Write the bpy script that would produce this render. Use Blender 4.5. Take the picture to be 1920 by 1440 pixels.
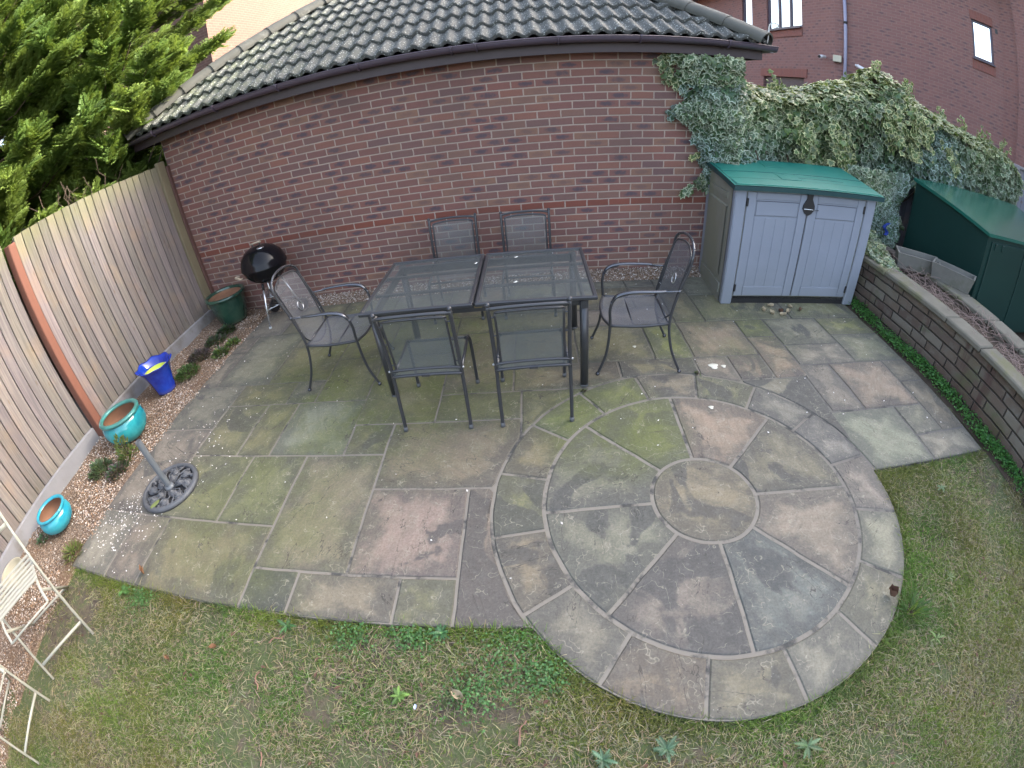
import bpy, math, random
import numpy as np
from mathutils import Vector, Matrix
random.seed(7); rng = np.random.default_rng(7)
PI = math.pi
for o in list(bpy.data.objects): bpy.data.objects.remove(o)
sc = bpy.context.scene
COL = sc.collection

# ------------------------------------------------------------------ camera
cam = bpy.data.cameras.new('camera'); camo = bpy.data.objects.new('camera', cam); COL.objects.link(camo)
Rc = ((0.995826939, 0.062277068, -0.066710374), (0.016862423, 0.592831434, 0.805150016), (-0.089690389, 0.802914975, -0.589307370))
camo.matrix_world = Matrix(((Rc[0][0], Rc[0][1], -Rc[0][2], 3.683409), (Rc[1][0], Rc[1][1], -Rc[1][2], -4.569032),
                            (Rc[2][0], Rc[2][1], -Rc[2][2], 1.926883), (0, 0, 0, 1)))
cam.type = 'PANO'
cam.sensor_fit = 'HORIZONTAL'; cam.sensor_width = 36.0
cam.clip_start = 0.05; cam.clip_end = 400
LENS = (1.13259605, 0.17941758, -0.53814456, 0.31502832)      # theta(r), r in half image widths
for tgt in (cam, getattr(cam, 'cycles', None)):
    if tgt is None: continue
    try:
        tgt.panorama_type = 'FISHEYE_LENS_POLYNOMIAL'
        tgt.fisheye_fov = math.radians(220)
        tgt.fisheye_polynomial_k0 = 0.0
        for i, a in enumerate(LENS): setattr(tgt, 'fisheye_polynomial_k%d' % (i + 1), -a / 18.0 ** (i + 1))
    except Exception as e: print('cam', e)
sc.camera = camo
sc.render.engine = 'CYCLES'
sc.render.resolution_x, sc.render.resolution_y = 1024, 768

# ------------------------------------------------------------------ world and sun
SUN_AZ, SUN_EL = math.radians(66), math.radians(22)          # azimuth from +y towards +x
w = bpy.data.worlds.new('World'); sc.world = w; w.use_nodes = True
nt = w.node_tree; nt.nodes.clear()
sky = nt.nodes.new('ShaderNodeTexSky'); sky.sky_type = 'NISHITA'; sky.sun_disc = False
sky.sun_elevation = SUN_EL; sky.sun_rotation = SUN_AZ; sky.air_density = .85; sky.dust_density = 5.0; sky.ozone_density = .45
bg = nt.nodes.new('ShaderNodeBackground'); bg.inputs[1].default_value = 0.15
wo = nt.nodes.new('ShaderNodeOutputWorld'); hs = nt.nodes.new('ShaderNodeHueSaturation'); hs.inputs['Saturation'].default_value = .70; nt.links.new(sky.outputs[0], hs.inputs['Color']); nt.links.new(hs.outputs[0], bg.inputs[0]); nt.links.new(bg.outputs[0], wo.inputs[0])
sl = bpy.data.lights.new('sun', 'SUN'); sl.energy = 2.1; sl.angle = math.radians(0.6); sl.color = (1.0, 0.93, 0.82)
so = bpy.data.objects.new('sun', sl); COL.objects.link(so)
sd = Vector((math.sin(SUN_AZ) * math.cos(SUN_EL), math.cos(SUN_AZ) * math.cos(SUN_EL), math.sin(SUN_EL)))
so.rotation_euler = sd.to_track_quat('Z', 'Y').to_euler(); so.location = (10, 10, 12)
sc.view_settings.view_transform = 'Standard'; sc.view_settings.look = 'None'
sc.view_settings.exposure = 3.05; sc.view_settings.gamma = 1.0
sc.cycles.max_bounces = 6; sc.cycles.transparent_max_bounces = 16

# ------------------------------------------------------------------ node helpers
def new_mat(name):
    m = bpy.data.materials.new(name); m.use_nodes = True; t = m.node_tree
    b = t.nodes['Principled BSDF']; return m, t, b
def nd(t, typ, ins=None, **at):
    n = t.nodes.new(typ)
    for k, v in at.items(): setattr(n, k, v)
    for k, v in (ins or {}).items():
        s = n.inputs[k]
        if isinstance(v, bpy.types.NodeSocket): t.links.new(v, s)
        else: s.default_value = v
    return n
def M(t, op, a, b=0.0, c=0.0, clamp=False):
    n = nd(t, 'ShaderNodeMath', operation=op, use_clamp=clamp)
    for i, v in enumerate((a, b, c)):
        if isinstance(v, bpy.types.NodeSocket): t.links.new(v, n.inputs[i])
        else: n.inputs[i].default_value = v
    return n.outputs[0]
def mixc(t, f, a, b, mode='MIX'):
    n = nd(t, 'ShaderNodeMix', data_type='RGBA', blend_type=mode)
    for i, v in ((0, f), (6, a), (7, b)):
        if isinstance(v, bpy.types.NodeSocket): t.links.new(v, n.inputs[i])
        else: n.inputs[i].default_value = v if i == 0 else (tuple(v) + (1,))[:4]
    return n.outputs[2]
def ramp(t, f, stops):
    n = nd(t, 'ShaderNodeValToRGB', {0: f}); e = n.color_ramp.elements
    while len(e) < len(stops): e.new(0.5)
    for i, (p, c) in enumerate(stops):
        e[i].position = p; e[i].color = (tuple(c) + (1,))[:4] if isinstance(c, (tuple, list)) else (c, c, c, 1)
    return n.outputs[0]
def smooth(t, v, a, b):
    n = nd(t, 'ShaderNodeMapRange', {0: v, 1: a, 2: b, 3: 0.0, 4: 1.0}, interpolation_type='SMOOTHSTEP'); return n.outputs[0]
def noise(t, vec, scale, detail=4, rough=.55, dist=0.0):
    n = nd(t, 'ShaderNodeTexNoise', {'Vector': vec, 'Scale': scale, 'Detail': detail, 'Roughness': rough, 'Distortion': dist}); return n.outputs[0]
def objco(t): return nd(t, 'ShaderNodeTexCoord').outputs['Object']
def uvco(t): return nd(t, 'ShaderNodeTexCoord').outputs['UV']
def attr(t, name='Col'): return nd(t, 'ShaderNodeAttribute', attribute_name=name).outputs['Color']
def mapping(t, vec, loc=(0, 0, 0), rot=(0, 0, 0), sca=(1, 1, 1)):
    return nd(t, 'ShaderNodeMapping', {'Vector': vec, 'Location': loc, 'Rotation': rot, 'Scale': sca}).outputs[0]
def bump(t, b, h, strength=.5, dist=.01):
    n = nd(t, 'ShaderNodeBump', {'Height': h, 'Strength': strength, 'Distance': dist}); t.links.new(n.outputs[0], b.inputs['Normal'])
def setc(t, b, c):
    if isinstance(c, bpy.types.NodeSocket): t.links.new(c, b.inputs['Base Color'])
    else: b.inputs['Base Color'].default_value = (tuple(c) + (1,))[:4]
def simple(name, col, rough=.6, metal=0.0, var=.15, scale=6, bmp=0.0, bscale=60, coat=0.0, grime=None):
    m, t, b = new_mat(name); v = objco(t)
    n1 = noise(t, v, scale, 5)
    dark = tuple(x * (1 - var) for x in col); light = tuple(min(1, x * (1 + var)) for x in col)
    c = mixc(t, n1, dark, light)
    if grime:
        g = smooth(t, noise(t, v, scale * .6, 6, .65), grime[1], grime[1] + .18)
        c = mixc(t, M(t, 'MULTIPLY', g, grime[2]), c, grime[0])
    setc(t, b, c); b.inputs['Roughness'].default_value = rough; b.inputs['Metallic'].default_value = metal
    if coat: b.inputs['Coat Weight'].default_value = coat; b.inputs['Coat Roughness'].default_value = .08
    if bmp: bump(t, b, noise(t, v, bscale, 4), bmp, .004)
    return m

def brick_mat(name, cols, smudge, mortar, row0=150, cw=.225, rh=.075, jt=.010, red_row=None, red=None, stain=.0, var=.12):
    """stretcher bond laid out in metres on the UVs"""
    m, t, b = new_mat(name); uv = uvco(t)
    s = nd(t, 'ShaderNodeSeparateXYZ', {0: uv}); wob = noise(t, uv, 5.0, 2)
    wob2 = noise(t, uv, 17.0, 2)
    x = M(t, 'ADD', s.outputs[0], M(t, 'MULTIPLY', M(t, 'SUBTRACT', wob2, .5), .012)); x = M(t, 'ADD', x, 45.0)
    y = M(t, 'ADD', s.outputs[1], M(t, 'MULTIPLY', M(t, 'SUBTRACT', wob, .5), .008)); y = M(t, 'ADD', y, row0 * rh)
    r = M(t, 'FLOOR', M(t, 'DIVIDE', y, rh)); v = M(t, 'FRACT', M(t, 'DIVIDE', y, rh))
    odd = M(t, 'MODULO', r, 2.0)
    xx = M(t, 'DIVIDE', M(t, 'ADD', x, M(t, 'MULTIPLY', odd, cw * .5)), cw)
    cidx = M(t, 'FLOOR', xx); u = M(t, 'FRACT', xx)
    du = M(t, 'MULTIPLY', M(t, 'MINIMUM', u, M(t, 'SUBTRACT', 1.0, u)), cw)
    dv = M(t, 'MULTIPLY', M(t, 'MINIMUM', v, M(t, 'SUBTRACT', 1.0, v)), rh)
    d = M(t, 'MINIMUM', du, dv)
    fine = noise(t, uv, 90.0, 3)
    d2 = M(t, 'ADD', d, M(t, 'MULTIPLY', M(t, 'SUBTRACT', fine, .5), .0035))
    mort = M(t, 'SUBTRACT', 1.0, smooth(t, d2, jt * .5 - .0012, jt * .5 + .0018))
    cell = nd(t, 'ShaderNodeCombineXYZ', {0: cidx, 1: r, 2: 0.0}).outputs[0]
    wn = nd(t, 'ShaderNodeTexWhiteNoise', {'Vector': cell}, noise_dimensions='3D')
    rnd = wn.outputs['Value']; rc = nd(t, 'ShaderNodeSeparateColor', {0: wn.outputs['Color']})
    base = ramp(t, rnd, [(i / max(1, len(cols) - 1), c) for i, c in enumerate(cols)])
    # dark reduction marks on the stretcher faces
    eu = M(t, 'MULTIPLY', M(t, 'SUBTRACT', u, M(t, 'ADD', .42, M(t, 'MULTIPLY', rc.outputs[1], .2))), 2.3)
    ev = M(t, 'MULTIPLY', M(t, 'SUBTRACT', v, .5), 2.4)
    rad = M(t, 'ADD', M(t, 'MULTIPLY', eu, eu), M(t, 'MULTIPLY', ev, ev))
    off = nd(t, 'ShaderNodeVectorMath', {0: uv, 1: cell}, operation='ADD').outputs[0]
    sm = M(t, 'ADD', M(t, 'SUBTRACT', 1.0, rad), M(t, 'MULTIPLY', M(t, 'SUBTRACT', noise(t, off, 28, 4), .5), 1.6))
    smk = M(t, 'MULTIPLY', smooth(t, sm, .15, 1.0), smooth(t, rc.outputs[0], .55, .85))
    c = mixc(t, M(t, 'MULTIPLY', smk, .80), base, smudge)
    c = mixc(t, M(t, 'MULTIPLY', M(t, 'SUBTRACT', noise(t, uv, 40, 5), .3), var * 2), c, (.05, .03, .03))
    if red_row is not None:
        isr = M(t, 'COMPARE', r, float(red_row + row0), .5)
        c = mixc(t, isr, c, mixc(t, rnd, red, tuple(k * .8 for k in red)))
    mc = mixc(t, noise(t, uv, 9, 4), mortar, tuple(k * .62 for k in mortar))
    c = mixc(t, mort, c, mc)
    if stain:
        st = smooth(t, M(t, 'ADD', noise(t, uv, 1.1, 5), M(t, 'MULTIPLY', s.outputs[1], 0.0)), .42, .75)
        c = mixc(t, M(t, 'MULTIPLY', st, stain), c, (.07, .055, .05))
        low = M(t, 'SUBTRACT', 1.0, smooth(t, M(t, 'ADD', s.outputs[1], M(t, 'MULTIPLY', noise(t, uv, 2.5, 4), .3)), -.80, -.52))
        c = mixc(t, M(t, 'MULTIPLY', low, .45), c, (.055, .06, .035))
    setc(t, b, c); b.inputs['Roughness'].default_value = .88
    h = M(t, 'ADD', smooth(t, d2, jt * .35, jt * .9), M(t, 'MULTIPLY', fine, .25))
    bump(t, b, h, .6, .006)
    return m

# ------------------------------------------------------------------ mesh helpers
class MB:
    def __init__(s): s.v = []; s.f = []; s.sm = []
    def add(s, vs, fs, smooth=False):
        o = len(s.v); s.v += [tuple(v) for v in vs]; s.f += [tuple(o + i for i in f) for f in fs]; s.sm += [smooth] * len(fs); return s
    def box(s, c, d, rz=0.0, bev=0.0, tilt=None):
        cx, cy, cz = c; x, y, z = d[0] / 2, d[1] / 2, d[2] / 2
        if bev:
            b = min(bev, x * .9, y * .9, z * .9); vs = []
            for sx in (-1, 1):
                for sy in (-1, 1):
                    for sz in (-1, 1):
                        vs += [(sx * x, sy * (y - b), sz * (z - b)), (sx * (x - b), sy * y, sz * (z - b)), (sx * (x - b), sy * (y - b), sz * z)]
            def I(sx, sy, sz, k): return ((sx > 0) * 4 + (sy > 0) * 2 + (sz > 0)) * 3 + k
            fs = []
            for a in (-1, 1):
                fs.append([I(a, -1, -1, 0), I(a, 1, -1, 0), I(a, 1, 1, 0), I(a, -1, 1, 0)][::a])
                fs.append([I(-1, a, -1, 1), I(1, a, -1, 1), I(1, a, 1, 1), I(-1, a, 1, 1)][::-a])
                fs.append([I(-1, -1, a, 2), I(1, -1, a, 2), I(1, 1, a, 2), I(-1, 1, a, 2)][::a])
            for a in (-1, 1):
                for c2 in (-1, 1):
                    fs.append([I(a, c2, -1, 0), I(a, c2, 1, 0), I(a, c2, 1, 1), I(a, c2, -1, 1)][::-(a * c2)])
                    fs.append([I(a, -1, c2, 0), I(a, 1, c2, 0), I(a, 1, c2, 2), I(a, -1, c2, 2)][::(a * c2)])
                    fs.append([I(-1, a, c2, 1), I(1, a, c2, 1), I(1, a, c2, 2), I(-1, a, c2, 2)][::-(a * c2)])
            for sx in (-1, 1):
                for sy in (-1, 1):
                    for sz in (-1, 1): fs.append([I(sx, sy, sz, 0), I(sx, sy, sz, 1), I(sx, sy, sz, 2)][::(sx * sy * sz)])
        else:
            vs = [(sx * x, sy * y, sz * z) for sx in (-1, 1) for sy in (-1, 1) for sz in (-1, 1)]
            fs = [(0, 1, 3, 2), (4, 6, 7, 5), (0, 4, 5, 1), (2, 3, 7, 6), (0, 2, 6, 4), (1, 5, 7, 3)]
        R = Matrix.Rotation(rz, 3, 'Z')
        if tilt: R = R @ Matrix.Rotation(tilt[0], 3, 'X') @ Matrix.Rotation(tilt[1], 3, 'Y')
        vs = [R @ Vector(v) + Vector(c) for v in vs]
        return s.add(vs, fs)
    def tube(s, path, r, seg=10, cap=True, closed=False, flat=None):
        P = [Vector(p) for p in path]; n = len(P); rr = r if isinstance(r, (list, tuple)) else [r] * n
        vs = []; prev = None
        for i in range(n):
            if closed: T = P[(i + 1) % n] - P[i - 1]
            else: T = P[min(i + 1, n - 1)] - P[max(i - 1, 0)]
            T.normalize()
            if prev is None:
                a = Vector((0, 0, 1)) if abs(T.z) < .9 else Vector((1, 0, 0)); N = T.cross(a).normalized()
            else: N = (prev - T * prev.dot(T)).normalized()
            prev = N; B = T.cross(N)
            for k in range(seg):
                an = 2 * PI * k / seg
                fx, fy = (1, 1) if flat is None else flat
                vs.append(P[i] + N * math.cos(an) * rr[i] * fx + B * math.sin(an) * rr[i] * fy)
        fs = []
        for i in range(n if closed else n - 1):
            j = (i + 1) % n
            for k in range(seg):
                k2 = (k + 1) % seg; fs.append((i * seg + k, i * seg + k2, j * seg + k2, j * seg + k))
        o = len(s.v); s.add(vs, fs, True)
        if cap and not closed:
            s.f += [tuple(o + k for k in range(seg))[::-1], tuple(o + (n - 1) * seg + k for k in range(seg))]; s.sm += [False, False]
        return s
    def lathe(s, prof, c=(0, 0, 0), seg=32, rfun=None, smooth=True):
        vs = []; n = len(prof)
        for i, (r, z) in enumerate(prof):
            for k in range(seg):
                a = 2 * PI * k / seg; q = rfun(a, i, r) if rfun else (r, 0)
                vs.append((c[0] + q[0] * math.cos(a), c[1] + q[0] * math.sin(a), c[2] + z + q[1]))
        fs = [(i * seg + k, i * seg + (k + 1) % seg, (i + 1) * seg + (k + 1) % seg, (i + 1) * seg + k) for i in range(n - 1) for k in range(seg)]
        return s.add(vs, fs, smooth)
    def ball(s, c, r, seg=12, rings=8, sz=1.0):
        return s.lathe([(max(1e-4, r * math.sin(PI * i / rings)), -r * sz * math.cos(PI * i / rings)) for i in range(rings + 1)], c, seg)
    def grid(s, fn, nu, nv, smooth=True):
        vs = [fn(i / nu, j / nv) for j in range(nv + 1) for i in range(nu + 1)]
        fs = [(j * (nu + 1) + i, j * (nu + 1) + i + 1, (j + 1) * (nu + 1) + i + 1, (j + 1) * (nu + 1) + i) for j in range(nv) for i in range(nu)]
        return s.add(vs, fs, smooth)
    def build(s, name, mat, parent=None, uv=None):
        me = bpy.data.meshes.new(name); me.from_pydata(s.v, [], s.f); me.update()
        me.polygons.foreach_set('use_smooth', s.sm)
        ul = me.uv_layers.new(name='UVMap'); nl = len(me.loops)
        co = np.zeros(len(me.vertices) * 3); me.vertices.foreach_get('co', co); co = co.reshape(-1, 3)
        li = np.zeros(nl, dtype=np.int64); me.loops.foreach_get('vertex_index', li)
        no = np.zeros(len(me.polygons) * 3); me.polygons.foreach_get('normal', no); no = np.abs(no.reshape(-1, 3))
        tot = np.zeros(len(me.polygons), dtype=np.int64); me.polygons.foreach_get('loop_total', tot)
        ln = np.repeat(no, tot, axis=0); lc = co[li]; UV = np.zeros((nl, 2))
        ax = np.argmax(ln, axis=1)
        UV[ax == 2] = lc[ax == 2][:, [0, 1]]; UV[ax == 1] = lc[ax == 1][:, [0, 2]]; UV[ax == 0] = lc[ax == 0][:, [1, 2]]
        if uv: UV = UV + np.array(uv)
        ul.data.foreach_set('uv', UV.ravel())
        me.materials.append(mat)
        o = bpy.data.objects.new(name, me); COL.objects.link(o)
        if parent: o.parent = parent
        return o
def tag(o, label=None, cat=None, group=None, kind=None):
    if label: o['label'] = label
    if cat: o['category'] = cat
    if group: o['group'] = group
    if kind: o['kind'] = kind
    return o
def thing(name, label, cat, loc=(0, 0, 0), rz=0.0, group=None):
    o = bpy.data.objects.new(name, None); COL.objects.link(o); o.empty_display_size = .1
    o.location = loc; o.rotation_euler = (0, 0, rz); return tag(o, label, cat, group)
def copy_tree(o, parent=None):
    c = o.copy(); COL.objects.link(c); c.parent = parent
    for ch in [x for x in bpy.data.objects if x.parent == o and x != c]: copy_tree(ch, c)
    return c
def fast_mesh(name, V, F, mat, col=None, parent=None, smooth=False):
    """V (n,3), F (m,k) arrays"""
    me = bpy.data.meshes.new(name); n, (m, k) = len(V), F.shape
    me.vertices.add(n); me.vertices.foreach_set('co', V.astype(np.float32).ravel())
    me.loops.add(m * k); me.loops.foreach_set('vertex_index', F.astype(np.int32).ravel())
    me.polygons.add(m); me.polygons.foreach_set('loop_start', (np.arange(m) * k).astype(np.int32))
    me.polygons.foreach_set('loop_total', np.full(m, k, dtype=np.int32))
    me.update(calc_edges=True); me.polygons.foreach_set('use_smooth', np.full(m, bool(smooth)))
    if col is not None:
        a = me.color_attributes.new('Col', 'FLOAT_COLOR', 'POINT')
        a.data.foreach_set('color', np.concatenate([col, np.ones((n, 1))], 1).astype(np.float32).ravel())
    me.materials.append(mat)
    o = bpy.data.objects.new(name, me); COL.objects.link(o)
    if parent: o.parent = parent
    return o
def frames(d, up):
    """rotation matrices with local y = d and local z close to up"""
    d = d / np.linalg.norm(d, axis=1, keepdims=True)
    x = np.cross(d, up); x /= np.linalg.norm(x, axis=1, keepdims=True) + 1e-9
    z = np.cross(x, d); return np.stack([x, d, z], axis=2)
def scatter(tv, tf, tc, pos, R, sca, col):
    K, n = len(pos), len(tv)
    sca = np.asarray(sca);
    if sca.ndim == 1: sca = sca[:, None, None]
    else: sca = sca[:, None, :]
    V = np.einsum('kij,knj->kni', R, tv[None] * sca) + pos[:, None, :]
    F = (tf[None] + (np.arange(K) * n)[:, None, None]).reshape(-1, tf.shape[1])
    C = np.clip(tc[None] * col[:, None, :], 0, 1) if tc.ndim == 2 and tc.shape[1] == 3 else None
    return V.reshape(-1, 3), F, C.reshape(-1, 3)
def unit(a): return a / (np.linalg.norm(a, axis=-1, keepdims=True) + 1e-9)
def vnoise(x, y, s, seed=0):
    """cheap smooth 2-D value noise in 0..1"""
    x = np.asarray(x) * s + seed * 17.3; y = np.asarray(y) * s - seed * 9.1
    xi, yi = np.floor(x), np.floor(y); fx, fy = x - xi, y - yi
    fx = fx * fx * (3 - 2 * fx); fy = fy * fy * (3 - 2 * fy)
    h = lambda a, b: np.modf(np.abs(np.sin(a * 127.1 + b * 311.7 + seed * 74.7) * 43758.5453))[0]
    return (h(xi, yi) * (1 - fx) + h(xi + 1, yi) * fx) * (1 - fy) + (h(xi, yi + 1) * (1 - fx) + h(xi + 1, yi + 1) * fx) * fy
def bez(pts, n=8):
    """Catmull-Rom through pts"""
    P = [Vector(p) for p in pts]; P = [P[0] * 2 - P[1]] + P + [P[-1] * 2 - P[-2]]; out = []
    for i in range(1, len(P) - 2):
        for k in range(n):
            s = k / n; a, b, c, d = P[i - 1], P[i], P[i + 1], P[i + 2]
            out.append(.5 * ((2 * b) + (c - a) * s + (2 * a - 5 * b + 4 * c - d) * s * s + (3 * b - a - 3 * c + d) * s ** 3))
    out.append(P[-2]); return out

# ================================================================== MATERIALS
BR = [(.205, .092, .076), (.170, .086, .076), (.225, .102, .076), (.148, .084, .080), (.225, .122, .085), (.185, .088, .076), (.210, .092, .074)]
m_brick = brick_mat('garage_brick', BR, (.055, .052, .072), (.40, .315, .265), jt=.0115, red_row=-1, red=(.20, .066, .046), stain=.30)
m_brick_r = brick_mat('house_brick', [(.225, .116, .104), (.195, .102, .092), (.235, .118, .102), (.205, .112, .100)], (.10, .070, .075), (.28, .185, .165), jt=.009)
m_brick_l = brick_mat('pale_house_brick', [(.098, .046, .031), (.085, .043, .030), (.110, .054, .037)], (.07, .04, .03), (.150, .100, .075), jt=.010)
m_soldier = brick_mat('soldier_brick', [(.20, .078, .062), (.225, .088, .070)], (.14, .07, .06), (.22, .12, .10), cw=.075, rh=.225, jt=.008)
m_brown = simple('brown_plastic', (.085, .066, .090), .40, bmp=.05)
m_fascia = simple('brown_fascia', (.050, .034, .040), .5)
m_white_pl = simple('white_plastic', (.62, .64, .66), .4)
m_cream_pl = simple('cream_plastic', (.46, .44, .34), .5)
m_dark = simple('dark_plastic', (.018, .018, .020), .45)
m_frame_dk = simple('dark_window_frame', (.05, .035, .055), .4)
m_white_metal = simple('hip_iron', (.6, .6, .58), .5)

def roof_mat():
    m, t, b = new_mat('roof_tile'); v = objco(t); n1 = noise(t, v, 2.2, 5); n2 = noise(t, v, 45, 6, .7)
    c = mixc(t, n1, (.040, .042, .040), (.085, .088, .082))
    s = nd(t, 'ShaderNodeSeparateXYZ', {0: v})
    gx = M(t, 'SUBTRACT', 1.0, smooth(t, s.outputs[0], -.5, 3.0))
    c = mixc(t, M(t, 'MULTIPLY', M(t, 'MULTIPLY', gx, smooth(t, noise(t, v, 5, 5), .35, .65)), .7), c, (.085, .10, .050))
    vo = nd(t, 'ShaderNodeTexVoronoi', {'Vector': v, 'Scale': 42.0, 'Randomness': 1.0})
    sp = M(t, 'MULTIPLY', M(t, 'SUBTRACT', 1.0, smooth(t, vo.outputs['Distance'], .16, .34)), smooth(t, n2, .40, .54))
    vo2 = nd(t, 'ShaderNodeTexVoronoi', {'Vector': v, 'Scale': 90.0})
    sp2 = M(t, 'MULTIPLY', M(t, 'SUBTRACT', 1.0, smooth(t, vo2.outputs['Distance'], .2, .4)), smooth(t, noise(t, v, 12, 4), .45, .7))
    c = mixc(t, M(t, 'MULTIPLY', sp, .95), c, (.42, .44, .41)); c = mixc(t, M(t, 'MULTIPLY', sp2, .6), c, (.30, .31, .30))
    setc(t, b, c); b.inputs['Roughness'].default_value = .75; bump(t, b, n2, .5, .006); return m
m_roof = roof_mat()
m_hip = simple('hip_tile_concrete', (.085, .085, .075), .85, var=.3, scale=5, bmp=.5, bscale=50, grime=((.30, .31, .28), .58, .6))
m_gloss_glass, t, b = new_mat('window_glass')
b.inputs['Base Color'].default_value = (.02, .025, .03, 1); b.inputs['Roughness'].default_value = .03; b.inputs['Metallic'].default_value = 0; b.inputs['Specular IOR Level'].default_value = 1.0
b.inputs['IOR'].default_value = 2.2
# net curtain / blind just behind the panes
m_blind = simple('pale_blind', (.78, .80, .84), .8, var=.04)

# ================================================================== GARAGE
gar = thing('brick_garage', 'low brick garage with grey lichen covered tile roof and brown gutter behind the patio', 'garage', (0, 0, 0))
MB().box((2.655, 2.7, 1.1), (5.99, 5.4, 2.42)).build('wall', m_brick, gar, uv=(.1125, -.85))
PITCH = math.radians(29.5); tp, cp, sp_ = math.tan(PITCH), math.cos(PITCH), math.sin(PITCH)
EX0, EX1, EY0, EZ = -.66, 6.0, -.20, 2.41
EY1 = 5.6; ridge_run = (EY1 - EY0) / 2
def slope(mb, O, ex, es, W, run, g=.33):
    O = Vector(O); ex = Vector(ex); es = Vector(es); L = run / cp; nrm = Vector((0, 0, 1)) * cp - es * sp_
    up = es * cp + Vector((0, 0, 1)) * sp_
    step = .15 / 8; nr = int(L / g) + 1
    for k in range(nr):
        s0, s1 = k * g, min(L, (k + 1) * g + .02)
        if s0 >= L: break
        c0, c1 = s0 * cp, s1 * cp; x0, x1 = c0, W - c0
        n = max(2, int((x1 - x0) / step)); jit = random.uniform(-.004, .004)
        rows = [[], [], [], []]
        for i in range(n + 1):
            x = x0 + (x1 - x0) * i / n
            tile = math.floor(x / .30); tj = (math.sin(tile * 12.9 + k * 7.7) * 43758.5) % 1 * .006
            pr = .040 * (.5 + .5 * math.cos(2 * PI * x / .15)) ** 1.1
            xu = min(max(x, c1), W - c1)
            pu = .040 * (.5 + .5 * math.cos(2 * PI * xu / .15)) ** 1.1
            sl = s0 + jit + tj
            rows[0].append(O + ex * x + up * (sl + .004) + nrm * (pr * .9 - .002))
            rows[1].append(O + ex * x + up * sl + nrm * (pr + .030 + tj))
            rows[2].append(O + ex * x + up * (sl + .006) + nrm * (pr + .034 + tj))
            rows[3].append(O + ex * xu + up * s1 + nrm * pu)
        vs = rows[0] + rows[1] + rows[2] + rows[3]; m_ = n + 1
        fs = [(a * m_ + i, a * m_ + i + 1, (a + 1) * m_ + i + 1, (a + 1) * m_ + i) for a in range(3) for i in range(n)]
        mb.add(vs, fs, True)
rf = MB()
slope(rf, (EX0, EY0, EZ), (1, 0, 0), (0, 1, 0), EX1 - EX0, ridge_run)
slope(rf, (EX1, EY0, EZ), (0, 1, 0), (-1, 0, 0), EY1 - EY0, ridge_run)
slope(rf, (EX1, EY1, EZ), (-1, 0, 0), (0, -1, 0), EX1 - EX0, ridge_run)
slope(rf, (EX0, EY1, EZ), (0, -1, 0), (1, 0, 0), EY1 - EY0, ridge_run)
roof = rf.build('roof', m_roof, gar)
def hip(x0, y0, dx, dy, n=9, a0=0.0):
    mb = MB(); L = ridge_run * math.sqrt(2 + tp * tp * 1.0); seg = .42
    d = Vector((dx, dy, tp)).normalized(); k = 0; s = a0
    side = Vector((-dy, dx, 0)).normalized(); nrm = side.cross(d); nrm = nrm if nrm.z > 0 else -nrm
    P0 = Vector((x0, y0, EZ + .0))
    while s < L - .1:
        e = min(L, s + seg + .03)
        def fn(u, v, s=s, e=e):
            an = PI * (u * 1.24 - .12); r = .165 - .012 * v
            return P0 + d * (s + (e - s) * v) + side * math.cos(an) * r + nrm * (math.sin(an) * r * .58 + .035)
        mb.grid(fn, 12, 2)
        mb.add([fn(i / 12, 0) for i in range(13)] + [fn(i / 12, 0) - nrm * .02 for i in range(13)], [(i, i + 1, 14 + i, 13 + i) for i in range(12)])
        s += seg
    return mb
for nm, a in (('hip_ridge', (EX0, EY0, 1, 1)), ('hip_ridge', (EX1, EY0, -1, 1)), ('hip_ridge', (EX0, EY1, 1, -1)), ('hip_ridge', (EX1, EY1, -1, -1))):
    mb = hip(*a)
    mb.build(nm, m_hip, roof)
zr = EZ + ridge_run * tp
mb = MB()
for i in range(3): mb.grid(lambda u, v, i=i: (EX0 + ridge_run + .3 * (i + v) , (EY0 + EY1) / 2 + .125 * math.cos(PI * u), zr + .03 + .09 * math.sin(PI * u)), 10, 1)
mb.build('ridge_tile', m_hip, roof)
# fascia, gutter, clips
fa = MB().box(((EX0 + EX1) / 2, -.135, 2.335), (EX1 - EX0 - .02, .025, .15)).box(((EX0 + EX1) / 2, -.066, 2.292), (EX1 - EX0 - .06, .125, .012))
fa.box((EX1 - .03, 2.7, 2.335), (.025, 5.6, .15)).box((EX0 + .03, 2.7, 2.335), (.025, 5.6, .15)).box((EX1 - .2, 2.7, 2.292), (.32, 5.4, .012)).box((EX0 + .17, 2.7, 2.292), (.28, 5.4, .012)); fa.build('fascia_board', m_fascia, gar)
def gutter(mb, a, b, wdir):
    a, b, wd = Vector(a), Vector(b), Vector(wdir); r = .055; pts = []
    for k in range(11):
        an = PI + PI * k / 10; pts.append((math.cos(an) * r, math.sin(an) * r * .95))
    for k in range(10, -1, -1):
        an = PI + PI * k / 10; pts.append((math.cos(an) * (r - .004), math.sin(an) * (r - .004) * .95))
    n = len(pts); vs = [p + wd * q[0] + Vector((0, 0, q[1])) for p in (a, b) for q in pts]
    mb.add(vs, [(i, (i + 1) % n, n + (i + 1) % n, n + i) for i in range(n)] + [tuple(range(n)), tuple(range(n, 2 * n))[::-1]])
    mb.tube([a + wd * r, b + wd * r], .006, 6)
g = MB(); gutter(g, (EX0 - .05, -.215, 2.398), (6.10, -.215, 2.398), (0, -1, 0)); g.build('gutter', m_brown, gar)
g = MB(); gutter(g, (EX1 + .06, -.22, 2.388), (EX1 + .06, 5.6, 2.388), (1, 0, 0)); g.build('gutter', m_brown, gar)
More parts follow.
